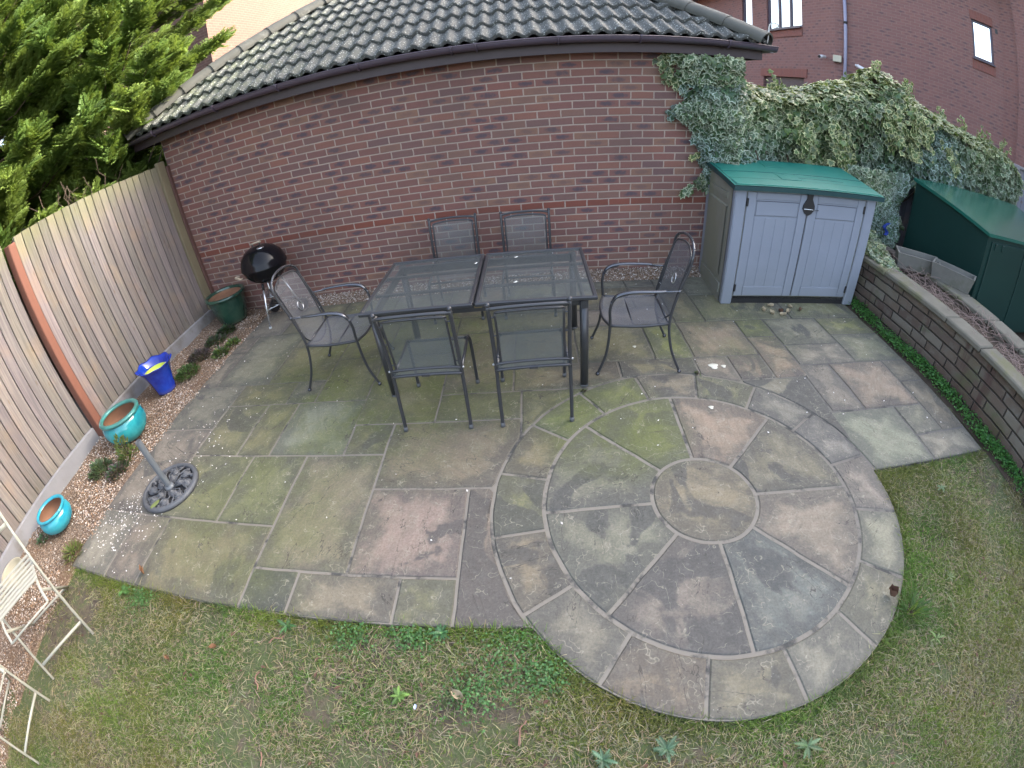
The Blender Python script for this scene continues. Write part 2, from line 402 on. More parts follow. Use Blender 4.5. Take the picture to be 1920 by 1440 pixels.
for x in (-.2, .68, 1.44, 2.27, 3.12, 3.34, 4.05, 4.77, 5.6):
    mb = MB(); mb.tube([(x, -.215 + .063 * math.cos(a), 2.400 + .062 * math.sin(a)) for a in np.linspace(PI * 1.0, PI * 2.04, 10)], .012, 6, flat=(1, .5)); mb.box((x, -.28, 2.40), (.026, .012, .014)); mb.build('gutter_clip', m_brown, gar)
mb = MB(); mb.tube(bez([(6.02, -.19, 2.43), (6.03, -.20, 2.52), (6.035, -.205, 2.60), (6.06, -.225, 2.635), (6.10, -.25, 2.625), (6.10, -.25, 2.60), (6.075, -.235, 2.585)], 5), .007, 7); mb.build('hip_iron', m_white_metal, gar)

# ================================================================== HOUSES BEHIND
def local_wall(mb, L, H, ops=(), z0=0.0, th=.25, y=0.0):
    """wall in local x(0..L) z; openings (x0,x1,z0,z1)"""
    xs = sorted({0, L} | {o[0] for o in ops} | {o[1] for o in ops}); zs = sorted({z0, H} | {o[2] for o in ops} | {o[3] for o in ops})
    for i in range(len(xs) - 1):
        for j in range(len(zs) - 1):
            cx, cz = (xs[i] + xs[i + 1]) / 2, (zs[j] + zs[j + 1]) / 2
            if any(o[0] < cx < o[1] and o[2] < cz < o[3] for o in ops): continue
            mb.add([(xs[i], y, zs[j]), (xs[i + 1], y, zs[j]), (xs[i + 1], y, zs[j + 1]), (xs[i], y, zs[j + 1])], [(0, 1, 2, 3)])
    for a, b_, c, d in ops:
        y1 = y + .11
        mb.add([(a, y, c), (a, y, d), (a, y1, d), (a, y1, c)], [(0, 1, 2, 3)]); mb.add([(b_, y, c), (b_, y1, c), (b_, y1, d), (b_, y, d)], [(0, 1, 2, 3)])
        mb.add([(a, y, d), (b_, y, d), (b_, y1, d), (a, y1, d)], [(0, 1, 2, 3)]); mb.add([(a, y, c), (a, y1, c), (b_, y1, c), (b_, y, c)], [(0, 1, 2, 3)])
    mb.add([(0, y + th, z0), (L, y + th, z0), (L, y + th, H), (0, y + th, H)], [(3, 2, 1, 0)])
    mb.add([(0, y, H), (L, y, H), (L, y + th, H), (0, y + th, H)], [(0, 1, 2, 3)])
    return mb
def place(o, p0, p1):
    o.location = (p0[0], p0[1], 0); o.rotation_euler = (0, 0, math.atan2(p1[1] - p0[1], p1[0] - p0[0])); return math.dist(p0, p1)
def window(parent, x0, x1, z0, z1, nlight=1, y=.07, blind=True, glassmat=None):
    f = MB(); t_ = .055
    f.box(((x0 + x1) / 2, y, z0 + t_ / 2), (x1 - x0, .06, t_)).box(((x0 + x1) / 2, y, z1 - t_ / 2), (x1 - x0, .06, t_))
    for i in range(nlight + 1):
        x = x0 + t_ / 2 + (x1 - x0 - t_) * i / nlight; f.box((x, y, (z0 + z1) / 2), (t_ if i in (0, nlight) else t_ * 1.3, .058, z1 - z0 - 2 * t_))
    fr = f.build('window', m_frame_dk, parent)
    MB().box(((x0 + x1) / 2, y - .075, z0 - .02), (x1 - x0 + .04, .16, .035)).build('sill', m_frame_dk, fr)
    MB().box(((x0 + x1) / 2, y + .012, (z0 + z1) / 2), (x1 - x0 - .06, .012, z1 - z0 - .06)).build('pane', m_gloss_glass if not blind else m_glassy, fr)
    if blind: MB().box(((x0 + x1) / 2, y + .035, (z0 + z1) / 2), (x1 - x0 - .06, .008, z1 - z0 - .06)).build('blind', m_blind, fr)
    return fr
m_glassy, t, b = new_mat('reflecting_glass')          # pane seen at a glancing angle, mirrors the bright sky
b.inputs['Base Color'].default_value = (.80, .84, .9, 1); b.inputs['Metallic'].default_value = 1.0; b.inputs['Roughness'].default_value = .04

HZ = 6.1
rb = thing('brick_house', 'large red brick house with a grey downpipe rising beyond the ivy hedge on the right', 'house', (10.73, 5.4, 0))
W1a, W1b, W2b, W3b = (10.73, 27.0), (10.73, 5.30), (13.75, 2.45), (13.75, -11.0)
def sub(parent, p0, p1):
    """matrix of a wall frame relative to the house empty"""
    a = math.atan2(p1[1] - p0[1], p1[0] - p0[0]); return Matrix.Translation((p0[0] - 10.73, p0[1] - 5.4, 0)) @ Matrix.Rotation(a, 4, 'Z'), math.dist(p0, p1)
def lw(y): return W1a[1] - y      # along wall one from its far end
# wall 1 runs towards the camera, faces -x
mtx, L = sub(rb, W1a, W1b)
ops1 = [(lw(8.65), lw(6.75), 3.82, 5.3), (lw(10.3), lw(9.6), 3.9, 5.2), (lw(8.8), lw(6.6), .0, 2.47)]
mb = MB(); local_wall(mb, L, HZ, ops1); wa = mb.build('wall', m_brick_r, rb); wa.matrix_local = mtx
def attach(o): o.matrix_local = mtx
f1 = window(rb, lw(8.65), lw(6.75), 3.82, 5.3, 3); attach(f1)
f2 = window(rb, lw(10.3), lw(9.6), 3.9, 5.2, 1); attach(f2)
o = MB().box(((lw(8.65) + lw(6.75)) / 2, -.012, 3.69), (1.95, .024, .22)).build('brick_band', m_soldier, rb); attach(o)
o = MB().box(((lw(8.8) + lw(6.6)) / 2, -.013, 2.59), (2.5, .026, .225)).build('brick_band', m_soldier, rb); attach(o)
o = MB().box(((lw(8.8) + lw(6.6)) / 2, .09, 1.23), (2.16, .05, 2.46)).build('garage_door', m_fascia, rb); attach(o)
o = MB().box((lw(13.4), -.35, 5.55), (12.5, .9, .1)).build('eaves', m_brown, rb); attach(o)
# wall 2
mtx, L = sub(rb, W1b, W2b)
mb = MB(); local_wall(mb, L, HZ, [(3.36, 3.90, 3.90, 4.85)]); o = mb.build('wall', m_brick_r, rb); attach(o)
o = window(rb, 3.36, 3.90, 3.90, 4.85, 1); attach(o)
for z in (3.75, 4.965): o = MB().box((3.63, -.012, z), (.60, .024, .225)).build('brick_band', m_soldier, rb); attach(o)
o = MB().box((4.02, -.004, 4.78), (.07, .014, .12)).build('air_vent', m_dark, rb); attach(o)
mb = MB().tube([(.26, -.06, 0), (.26, -.06, HZ)], .042, 10)
dp = mb.build('downpipe', simple('grey_downpipe', (.24, .24, .33), .35), rb); attach(dp)
for z in (1.1, 2.45, 3.9, 5.4):
    o = MB().tube([(.26, -.06, z - .03), (.26, -.06, z + .03)], .05, 10).build('pipe_clip', m_dark, rb); attach(o)
# wall 3, carried on out of view to shade the garden, and 4
mtx, L = sub(rb, W2b, W3b)
mb = MB(); local_wall(mb, L, HZ); o = mb.build('wall', m_brick_r, rb); attach(o)
mb = MB(); mb.box((5.05, -.06, HZ / 2), (9.0, .119, HZ - .01)); o = mb.build('shadow_edge_section', m_brick_r, rb); attach(o)  # proud section added to stand in for a shadow edge on the wall
# unseen roof of the big house, ridge raised to keep sun off the fence
mb = MB(); P = [(10.2, 27.5), (10.2, 5.1), (13.3, 2.0), (13.3, -11.5), (22, -11.5), (22, 27.5)]
vs = [(x - 10.73, y - 5.4, HZ + .02) for x, y in P] + [(17.2 - 10.73, -6 - 5.4, 9.9), (17.2 - 10.73, 22 - 5.4, 9.9)]
mb.add(vs, [(0, 1, 7), (1, 2, 6, 7), (2, 3, 6), (3, 4, 6), (4, 5, 7, 6), (5, 0, 7), (5, 4, 3, 2, 1, 0)]); mb.build('roof', m_roof, rb)
mb = MB(); mb.box((16.5 - 10.73, -4.3 - 5.4, 3.0), (5.0, 12, 6)).build('rear_wing', m_brick_r, rb)
# cameras and junction box on the corner of the house
def wall2(s, off, z):
    d = Vector((W2b[0] - W1b[0], W2b[1] - W1b[1], 0)).normalized(); n = Vector((d.y, -d.x, 0)); n = n if n.y < 0 else -n
    return Vector((W1b[0], W1b[1], z)) + d * s + n * off
def cctv(loc, aim, lab):
    c = thing('security_camera', lab, 'security camera', loc, group='security cameras on the corner of the red brick house')
    a = Vector(aim).normalized()
    mb = MB(); mb.tube([a * .03, a * .25], .042, 12); mb.build('housing', m_white_pl, c)
    mb = MB(); mb.tube([a * .245, a * .262], .036, 12); mb.build('lens', m_dark, c)
    mb = MB(); mb.add([], []); mb.box((0, 0, 0), (.05, .05, .05), bev=.01); mb.tube([(0, 0, 0), (-a.y * 0 + .07, .07, .0)], .012, 8); mb.ball((.07, .07, 0), .035); mb.build('bracket', m_white_pl, c)
    return c
cctv((10.60, 5.55, 3.02), (-.6, -.35, -.1), 'white bullet camera left of the downpipe, aimed left along the brick house wall')
p = wall2(.52, .10, 2.92); cctv(p, (.45, -.7, -.3), 'white bullet camera right of the downpipe, aimed to the right')
p = wall2(.07, .05, 3.0); tag(MB().box((0, 0, 0), (.20, .10, .16), bev=.012, rz=-.75).build('junction_box', m_cream_pl), 'small cream junction box between the two security cameras', 'junction box').location = p

# pale sunlit house behind the conifer
lb = thing('brick_house', 'sunlit peach brick house wall seen between the conifer and the garage roof', 'house', (-3.4, 6.0, 0))
mb = MB(); mb.box((-4.0, 9.0, 3.6), (8.0, 18.0, 7.2)); mb.build('wall', m_brick_l, lb)
mb = MB(); mb.add([(-8.4, -.5, 7.22), (.5, -.5, 7.22), (.5, 18.4, 7.22), (-8.4, 18.4, 7.22), (-4, -.5, 10.2), (-4, 18.4, 10.2)], [(0, 1, 4), (1, 2, 5, 4), (2, 3, 5), (3, 0, 4, 5), (3, 2, 1, 0)]); mb.build('roof', m_roof, lb)
lo = thing('outbuilding', 'pinkish brick outbuilding with a dark window glimpsed left of the garage', 'outbuilding', (-3.9, 3.2, 0))
mb = MB(); local_wall(mb, 2.9, 3.1, [(.5, 2.4, 1.15, 1.95)]); mb.build('wall', m_brick_r, lo)
fr = window(lo, .5, 2.4, 1.15, 1.95, 2, blind=False)
MB().box((1.45, .9, 3.18), (3.3, 2.4, .12)).build('roof', m_fascia, lo)

# ================================================================== GROUND
m_soil = simple('soil', (.060, .042, .030), .95, var=.45, scale=8, bmp=.8, bscale=40)
tag(MB().add([(-90, -90, -.09), (90, -90, -.09), (90, 90, -.09), (-90, 90, -.09)], [(0, 1, 2, 3)]).build('ground', m_soil), kind='structure')
PHI = -.012; cph, sph = math.cos(PHI), math.sin(PHI)
def g2w(u, v): return (cph * u - sph * v, sph * u + cph * v)
CX, CY = 4.583, -3.039; R1, R2, R3 = .295, .886, 1.170      # stone circle, patio frame

def lawn_mat():
    m, t, b = new_mat('lawn_base'); v = objco(t)
    n1 = noise(t, v, 1.6, 5, .6); n2 = noise(t, v, 14, 5, .6); n3 = noise(t, v, 90, 4, .7)
    c = ramp(t, M(t, 'ADD', M(t, 'MULTIPLY', n1, .6), M(t, 'MULTIPLY', n2, .4)), [(.36, (.060, .044, .040)), (.45, (.13, .105, .070)), (.50, (.095, .120, .045)), (.60, (.072, .115, .032)), (.7, (.15, .14, .08))])
    c = mixc(t, M(t, 'MULTIPLY', smooth(t, n3, .4, .7), .55), c, (.17, .15, .10))
    setc(t, b, c); b.inputs['Roughness'].default_value = .95; bump(t, b, M(t, 'ADD', n3, n2), 1.0, .02); return m
m_lawn = lawn_mat()
def lawn_h(x, y): return -.022 + .018 * (vnoise(x, y, 2.3, 3) - .5) + .008 * (vnoise(x, y, 9, 4) - .5)
mb = MB()
def lf(u, v):
    x = -.6 + 13.6 * u; y = -13 + 10.6 * v; h = float(lawn_h(x, y))
    return (x, y, min(h, -.02) if y > -3.6 else h)
mb.grid(lf, 150, 120); tag(mb.build('lawn', m_lawn), kind='structure')

# paving ---------------------------------------------------------------
def mortar_mat():
    m, t, b = new_mat('mortar'); v = objco(t); s = nd(t, 'ShaderNodeSeparateXYZ', {0: v})
    n1 = noise(t, v, 3.0, 5, .6); n2 = noise(t, v, 30, 4)
    pale = smooth(t, M(t, 'ADD', M(t, 'MULTIPLY', s.outputs[1], -1.0), M(t, 'MULTIPLY', n1, 1.4)), 1.9, 3.1)
    c = mixc(t, pale, (.095, .088, .070), (.235, .21, .175))
    rt = smooth(t, s.outputs[0], 5.1, 5.9); c = mixc(t, M(t, 'MULTIPLY', rt, .75), c, (.10, .095, .095))
    c = mixc(t, smooth(t, noise(t, v, 5.5, 5, .65), .50, .64), c, (.055, .055, .052)); c = mixc(t, M(t, 'MULTIPLY', n2, .35), c, (.07, .065, .06))
    setc(t, b, c); b.inputs['Roughness'].default_value = .9; bump(t, b, n2, .5, .006); return m
def slab_mat():
    m, t, b = new_mat('riven_sandstone'); v = objco(t); col = attr(t); s = nd(t, 'ShaderNodeSeparateXYZ', {0: v})
    al = attr(t, 'Aux'); ax = nd(t, 'ShaderNodeSeparateColor', {0: al})     # r edge distance, g dark amount, b random
    off = nd(t, 'ShaderNodeCombineXYZ', {0: M(t, 'MULTIPLY', ax.outputs[2], 37.0), 1: M(t, 'MULTIPLY', ax.outputs[2], 91.0), 2: 0.0}).outputs[0]
    vv = nd(t, 'ShaderNodeVectorMath', {0: v, 1: off}, operation='ADD').outputs[0]
    ang = M(t, 'MULTIPLY', ax.outputs[2], 6.28)
    rot = nd(t, 'ShaderNodeVectorRotate', {'Vector': vv, 'Angle': ang}, rotation_type='Z_AXIS').outputs[0]
    streak = noise(t, mapping(t, rot, sca=(1.0, 5.5, 1.0)), 3.0, 5, .6, .6)
    n1 = noise(t, vv, 2.4, 5, .6); n2 = noise(t, vv, 11, 6, .65); n3 = noise(t, vv, 80, 5, .7)
    c = mixc(t, smooth(t, streak, .35, .68), mixc(t, .35, col, (.10, .09, .07)), col)
    c = mixc(t, M(t, 'MULTIPLY', smooth(t, n2, .45, .68), .65), c, mixc(t, .5, col, (.30, .27, .21)))
    # black algae from the edges inwards plus big stains
    e = M(t, 'SUBTRACT', 1.0, smooth(t, M(t, 'ADD', ax.outputs[0], M(t, 'MULTIPLY', M(t, 'SUBTRACT', noise(t, v, 3.6, 6, .66), .5), .62)), .02, .17))
    st = smooth(t, M(t, 'ADD', noise(t, vv, 1.9, 4, .5, .8), M(t, 'MULTIPLY', ax.outputs[1], .42)), .655, .71)
    blk = M(t, 'MAXIMUM', M(t, 'MULTIPLY', e, .58), M(t, 'MULTIPLY', st, .78))
    c = mixc(t, blk, c, mixc(t, n2, (.045, .046, .046), (.085, .085, .082)))
    # green algae near the table and along the left
    def blob(x, y, r): 
        d = nd(t, 'ShaderNodeVectorMath', {0: mapping(t, v, loc=(-x, -y, 0)), 1: (1, 1, 0)}, operation='MULTIPLY').outputs[0]
        l = nd(t, 'ShaderNodeVectorMath', {0: d}, operation='LENGTH').outputs['Value']; return M(t, 'SUBTRACT', 1.0, smooth(t, l, r * .35, r))
    gm = M(t, 'MAXIMUM', M(t, 'MAXIMUM', blob(2.5, -1.5, 1.75), M(t, 'MULTIPLY', blob(4.1, -2.45, .62), 1.0)), M(t, 'MAXIMUM', M(t, 'MULTIPLY', blob(1.9, -3.1, 1.1), .55), M(t, 'MULTIPLY', blob(5.3, -1.3, .9), .45)))
    gn = smooth(t, M(t, 'ADD', n1, M(t, 'MULTIPLY', n2, .55)), .56, .98)
    c = mixc(t, M(t, 'MULTIPLY', M(t, 'MULTIPLY', gm, gn), .85), c, mixc(t, n2, (.085, .105, .022), (.16, .175, .05)))
    c = mixc(t, M(t, 'MULTIPLY', gm, .28), c, (.095, .10, .045))
    # lichen specks and fine scrawls
    vo = nd(t, 'ShaderNodeTexVoronoi', {'Vector': v, 'Scale': 46.0}); lic = M(t, 'MULTIPLY', M(t, 'SUBTRACT', 1.0, smooth(t, vo.outputs['Distance'], .07, .13)), smooth(t, noise(t, v, 4.5, 4), .50, .62))
    c = mixc(t, M(t, 'MULTIPLY', lic, .65), c, (.40, .38, .33))
    wv = nd(t, 'ShaderNodeTexWave', {'Vector': mapping(t, vv, rot=(0, 0, 0)), 'Scale': 1.1, 'Distortion': 16.0, 'Detail': 4.0, 'Detail Scale': 2.2, 'Detail Roughness': .6})
    ln = M(t, 'SUBTRACT', 1.0, smooth(t, M(t, 'ABSOLUTE', M(t, 'SUBTRACT', wv.outputs['Fac'], .5)), .0, .07))
    c = mixc(t, M(t, 'MULTIPLY', M(t, 'MULTIPLY', ln, smooth(t, n2, .42, .56)), .55), c, (.36, .33, .25))
    # splits in the bedding: sharp dark lines
    cr = M(t, 'SUBTRACT', 1.0, smooth(t, M(t, 'ABSOLUTE', M(t, 'SUBTRACT', noise(t, mapping(t, rot, sca=(1, 3.2, 1)), 1.7, 5, .55, .5), .57)), .0, .006))
    c = mixc(t, M(t, 'MULTIPLY', M(t, 'MULTIPLY', cr, smooth(t, n1, .44, .5)), .85), c, (.05, .045, .04))
    c = mixc(t, M(t, 'MULTIPLY', smooth(t, n3, .35, .75), .55), c, mixc(t, .6, c, (.015, .015, .015)))
    c = mixc(t, M(t, 'MULTIPLY', smooth(t, noise(t, v, 34, 5, .75), .52, .72), .35), c, mixc(t, .5, c, (.36, .34, .28)))
    setc(t, b, c); b.inputs['Roughness'].default_value = .78
    q = M(t, 'MULTIPLY', M(t, 'FLOOR', M(t, 'MULTIPLY', noise(t, mapping(t, rot, sca=(1, 2.2, 1)), 1.7, 4, .5, .5), 9.0)), .5)
    h = M(t, 'ADD', M(t, 'ADD', q, n2), M(t, 'MULTIPLY', n3, .22)); bump(t, b, h, .85, .008); return m
m_mortar, m_slab = mortar_mat(), slab_mat()
BUFF, GREY, PINK, OLIVE, DARK, PALE, GREEN = (.230, .190, .128), (.205, .190, .148), (.285, .215, .165), (.195, .178, .098), (.072, .080, .068), (.255, .238, .182), (.20, .21, .075)
FR = -3.715
S = [  # u0,u1,v0,v1,colour,dark
 (.51,.94,FR,-3.17,PALE,0),(.94,1.26,FR,-3.17,GREY,.1),(1.26,2.11,FR,-3.17,OLIVE,.15),(.51,1.08,-3.17,-2.28,GREY,0),(1.08,1.67,-3.17,-2.58,OLIVE,.1),(1.67,2.11,-3.17,-2.58,OLIVE,.25),
 (2.11,2.68,-3.457,-2.58,BUFF,.15),(2.11,2.405,FR,-3.457,DARK,.5),(2.405,2.98,FR,-3.457,BUFF,0),(2.98,3.27,FR,-3.457,OLIVE,.2),(2.68,3.27,-3.457,-2.876,PINK,.2),(3.27,4.25,FR,-2.876,PINK,.62),
 (2.68,3.56,-2.876,-2.28,BUFF,.12),(2.38,2.68,-2.58,-2.28,OLIVE,.35),(1.79,2.38,-2.58,-1.99,PALE,.05),(1.50,1.79,-2.58,-1.99,OLIVE,.35),(1.08,1.50,-2.58,-1.99,OLIVE,.2),(.51,1.08,-2.28,-1.69,GREY,0),
 (1.08,1.65,-1.99,-1.69,OLIVE,.1),(1.65,1.92,-1.99,-1.69,GREY,.3),(.51,.73,-1.69,-1.095,GREY,0),(.51,.73,-1.095,-.78,GREY,0),(.73,1.32,-1.69,-.78,GREY,0),(1.32,1.92,-1.69,-1.09,OLIVE,.1),
 (.51,1.0,-.78,-.16,GREY,0),(1.0,1.6,-.78,-.16,OLIVE,0),(1.32,1.92,-1.09,-.78,GREY,0),(1.6,2.2,-.78,-.16,OLIVE,0),(1.92,2.37,-1.99,-1.38,OLIVE,.1),(1.92,2.37,-1.38,-.78,OLIVE,0),(2.37,2.97,-2.28,-1.40,OLIVE,.1),
 (2.37,2.97,-1.40,-.78,OLIVE,.1),(2.2,2.8,-.78,-.16,GREY,0),(2.8,3.4,-.78,-.13,BUFF,0),(3.4,4.0,-.78,-.45,GREY,0),(3.4,4.0,-.45,-.13,OLIVE,0),(4.0,4.63,-.78,-.31,OLIVE,0),(4.0,4.63,-.31,-.13,GREY,0),(4.63,4.93,-.78,-.31,BUFF,.1),(4.63,4.93,-.31,-.13,GREY,.2),
 (2.97,3.56,-2.28,-1.98,OLIVE,.2),(3.56,4.3,-2.6,-1.98,OLIVE,.1),(2.97,3.5,-1.98,-1.1,BUFF,.1),(3.5,4.3,-1.98,-1.67,BUFF,.1),(3.5,4.0,-1.67,-1.1,OLIVE,0),(2.97,4.0,-1.1,-.78,OLIVE,.1),(4.0,4.61,-1.67,-1.1,OLIVE,.1),
 (4.61,4.93,-1.67,-1.1,GREEN,0),(4.93,5.49,-1.67,-1.1,PINK,.1),(4.0,4.93,-1.1,-.78,GREY,.1),(4.3,4.91,-2.1,-1.67,OLIVE,.55),(4.91,5.2,-2.2,-1.67,PINK,.5),(5.2,5.49,-2.0,-1.67,BUFF,.45),(5.49,5.78,-2.0,-1.4,PINK,.3),
 (5.49,5.78,-1.4,-1.1,GREEN,.2),(5.2,5.745,-2.72,-2.0,GREY,.55),(4.93,5.22,-1.1,-.49,OLIVE,.1),(4.93,5.22,-.49,-.13,GREY,.2),(5.22,6.1,-1.1,-.55,OLIVE,.1),(6.1,6.9,-1.1,-.55,OLIVE,.1),(5.22,6.9,-.55,-.05,GREY,.2),
 (5.78,6.34,-1.55,-1.1,GREY,.2),(5.78,6.34,-1.85,-1.55,PALE,.1),(6.34,6.89,-1.41,-1.1,GREEN,0),(6.34,6.89,-1.85,-1.41,(.20,.205,.13),0),(5.745,6.045,-2.43,-1.85,GREY,.1),(6.045,6.61,-2.43,-1.85,PINK,.1),(6.61,6.89,-2.14,-1.85,BUFF,0),
 (6.61,6.89,-2.74,-2.14,BUFF,0),(6.315,6.61,-2.74,-2.43,GREY,.15),(6.315,6.89,-2.99,-2.74,PALE,.1),(5.4,6.315,-2.99,-2.43,PALE,.05)]
def clip_circle(poly, r):
    """polygon (dense list) minus disc of radius r"""
    D = [math.dist(q, (CX, CY)) for q in poly]; n = len(poly)
    if min(D) >= r: return poly
    if max(D) <= r: return None
    st = next(i for i in range(n) if D[i] >= r and D[i - 1] < r); run = []; i = st
    for k in range(n):
        j = (st + k) % n
        if D[j] >= r: run.append(poly[j])
        else: break
    a0 = math.atan2(run[-1][1] - CY, run[-1][0] - CX); a1 = math.atan2(run[0][1] - CY, run[0][0] - CX)
    da = (a1 - a0 + PI) % (2 * PI) - PI; m_ = max(2, int(abs(da) * r / .03))
    return run + [(CX + r * math.cos(a0 + da * k / m_), CY + r * math.sin(a0 + da * k / m_)) for k in range(1, m_)]
def dense(poly, step=.03):
    out = []
    for i in range(len(poly)):
        a, b_ = poly[i], poly[(i + 1) % len(poly)]; m_ = max(1, int(math.dist(a, b_) / step))
        out += [(a[0] + (b_[0] - a[0]) * k / m_, a[1] + (b_[1] - a[1]) * k / m_) for k in range(m_)]
    return out
def inset(poly, d):
    n = len(poly); out = []
    for i in range(n):
        p, q, r_ = Vector(poly[i - 1]), Vector(poly[i]), Vector(poly[(i + 1) % n])
        a = (q - p).normalized() if (q - p).length > 1e-6 else Vector((1, 0)); b_ = (r_ - q).normalized() if (r_ - q).length > 1e-6 else a
        na, nb = Vector((-a.y, a.x)), Vector((-b_.y, b_.x)); m_ = na + nb
        m_ = m_.normalized() if m_.length > .1 else na
        f = 1 / max(.55, m_.dot(na)); out.append((q.x + m_.x * d * f, q.y + m_.y * d * f))
    return out
PV, PF, PC, PA = [], [], [], []
def add_slab(poly, colr, dark, gap=.007):
    area = sum(poly[i - 1][0] * poly[i][1] - poly[i][0] * poly[i - 1][1] for i in range(len(poly))) / 2
    if area < 0: poly = poly[::-1]
    if abs(area) < .004: return
    rnd = random.random(); j = [random.uniform(.93, 1.07) * c for c in colr]; z = random.uniform(-.0015, .0015)
    wob = [(p[0] + .007 * (float(vnoise(p[0], p[1], 9, 5)) - .5), p[1] + .007 * (float(vnoise(p[0], p[1], 9, 6)) - .5)) for p in poly]
    rings = [(inset(wob, gap), -.03, 0.0), (inset(wob, gap), -.005 + z, 0.0), (inset(wob, gap + .006), z, 0.0)]
    cx = sum(p[0] for p in poly) / len(poly); cy = sum(p[1] for p in poly) / len(poly)
    for f_ in (.80, .55, .28): rings.append(([(cx + (p[0] - cx) * f_, cy + (p[1] - cy) * f_) for p in rings[2][0]], z, None))
    o = len(PV); n = len(poly)
    for pts, zz, e in rings:
        for k, p in enumerate(pts):
            q = g2w(*p); PV.append((q[0], q[1], zz)); PC.append((*j, 1)); ee = 0.0 if e is not None else math.dist(p, rings[2][0][k]); PA.append((min(1, ee), dark, rnd, 1))
    for a in range(len(rings) - 1):
        for k in range(n): k2 = (k + 1) % n; PF.append((o + a * n + k, o + a * n + k2, o + (a + 1) * n + k2, o + (a + 1) * n + k))
    a = len(rings) - 1; PF.append(tuple(o + a * n + k for k in range(n)))
for u0, u1, v0, v1, c_, dk in S:
    q = clip_circle(dense([(u0, v0), (u1, v0), (u1, v1), (u0, v1)]), R3 + .002)
    if q: add_slab(q, c_, dk, .0065 if v0 > -2.3 else .008)
def arc(r, a0, a1, n): return [(CX + r * math.cos(math.radians(a0 + (a1 - a0) * k / n)), CY + r * math.sin(math.radians(a0 + (a1 - a0) * k / n))) for k in range(n + 1)]
add_slab(arc(R1, 0, 360, 48)[:-1], BUFF, .25, .009)
wed = {0: ((.19, .165, .12), .35), 1: (PINK, .12), 2: (GREEN, .55), 3: ((.17, .17, .125), .18), 4: (GREY, .25), 5: ((.20, .16, .135), .45), 6: ((.15, .155, .15), .25), 7: (PINK, .1)}
sp = {k: a for k, a in enumerate((-2.2, 43.5, 89.0, 133.0, 181.7, 225.5, 270.0, 312.5, 357.8))}
for k in range(8):
    a0, a1 = sp[k], sp[k + 1]; c_, dk = wed[k]; g1, g2_ = math.degrees(.0)  , 0
    add_slab(dense(arc(R2, a0, a1, 20) + arc(R1 + .002, a1, a0, 8), .03), c_, dk, .010)
ringc = [BUFF, GREEN, GREEN, GREEN, OLIVE, DARK, BUFF, PALE, BUFF, BUFF, PALE, BUFF, PALE, GREY, PALE, GREY]
ringc = [(.21, .20, .17), GREY, OLIVE, BUFF, GREEN, GREEN, OLIVE, OLIVE, BUFF, (.20, .18, .15), BUFF, BUFF, PALE, BUFF, PALE, PALE]
ringd = [.05, .1, .1, .25, .1, .05, .4, .6, .5, .1, .3, .15, .05, .1, .05, .05]
for k in range(16):
    a0, a1 = 9 + 22.5 * k, 9 + 22.5 * (k + 1); rr = R3 if k < 11 else R3
    add_slab(dense(arc(rr, a0, a1, 12) + arc(R2 + .003, a1, a0, 10), .03), ringc[k], ringd[k], .009)
me = bpy.data.meshes.new('patio'); me.from_pydata(PV, [], PF); me.update()
for nm, dat in (('Col', PC), ('Aux', PA)):
    a = me.color_attributes.new(nm, 'FLOAT_COLOR', 'POINT'); a.data.foreach_set('color', np.array(dat, dtype=np.float32).ravel())
me.polygons.foreach_set('use_smooth', [False] * len(me.polygons)); me.materials.append(m_slab); patio = bpy.data.objects.new('patio_slabs', me); COL.objects.link(patio); tag(patio, kind='structure')
mo = MB(); base = [(.515, FR + .006), (3.625, FR + .006)] + [(CX + 1.164 * math.cos(a), CY + 1.164 * math.sin(a)) for a in np.linspace(math.radians(216), math.radians(362), 40)] + [(5.75, -2.984), (6.884, -2.984), (6.884, -.06), (.515, -.14)]
bw = [g2w(*q) for q in base]; n = len(bw)
mo.add([(x, y, -.0065) for x, y in bw] + [(x, y, -.05) for x, y in bw], [tuple(range(n))] + [(k, n + k, n + (k + 1) % n, (k + 1) % n) for k in range(n)])
tag(mo.build('paving_mortar', m_mortar), kind='structure')

# gravel borders -------------------------------------------------------
def gravel_mat(name, cols, sc_=95):
    m, t, b = new_mat(name); v = objco(t); vo = nd(t, 'ShaderNodeTexVoronoi', {'Vector': v, 'Scale': sc_})
    wn = nd(t, 'ShaderNodeTexWhiteNoise', {'Vector': vo.outputs['Position']}); c = ramp(t, wn.outputs['Value'], cols)
    c = mixc(t, M(t, 'MULTIPLY', smooth(t, vo.outputs['Distance'], .25, .6), .7), c, (.05, .035, .025))
    setc(t, b, mixc(t, M(t, 'MULTIPLY', smooth(t, noise(t, v, 3.2, 5), .46, .66), .65), c, (.16, .095, .05))); b.inputs['Roughness'].default_value = .9
    bump(t, b, M(t, 'SUBTRACT', 1.0, vo.outputs['Distance']), .8, .01); return m
m_grav = gravel_mat('gravel_base', [(0, (.12, .075, .045)), (.35, (.25, .165, .11)), (.65, (.38, .27, .19)), (1, (.52, .44, .36))])
mb = MB()
def bord(u, v):
    x = -.42 + (.93 + .03) * u; y = -6.2 + 6.25 * v; h = -.012 + .03 * (float(vnoise(x, y, 4, 8)) - .4) + .03 * max(0, 1 - (x + .33) / .35) + (.02 if y > -.5 and x < 0 else 0)
    return (x, y, h if u < .98 else -.04)
mb.grid(bord, 40, 160)
tag(mb.build('gravel_border', m_grav), kind='structure')
mb = MB(); mb.grid(lambda u, v: (.4 + 5.3 * u, -.20 + .21 * v, -.02 + .075 * v ** .7 + .010 * (float(vnoise(u * 5.3, v, 12, 2)) - .5)), 200, 5); tag(mb.build('gravel_strip', m_grav), kind='structure')
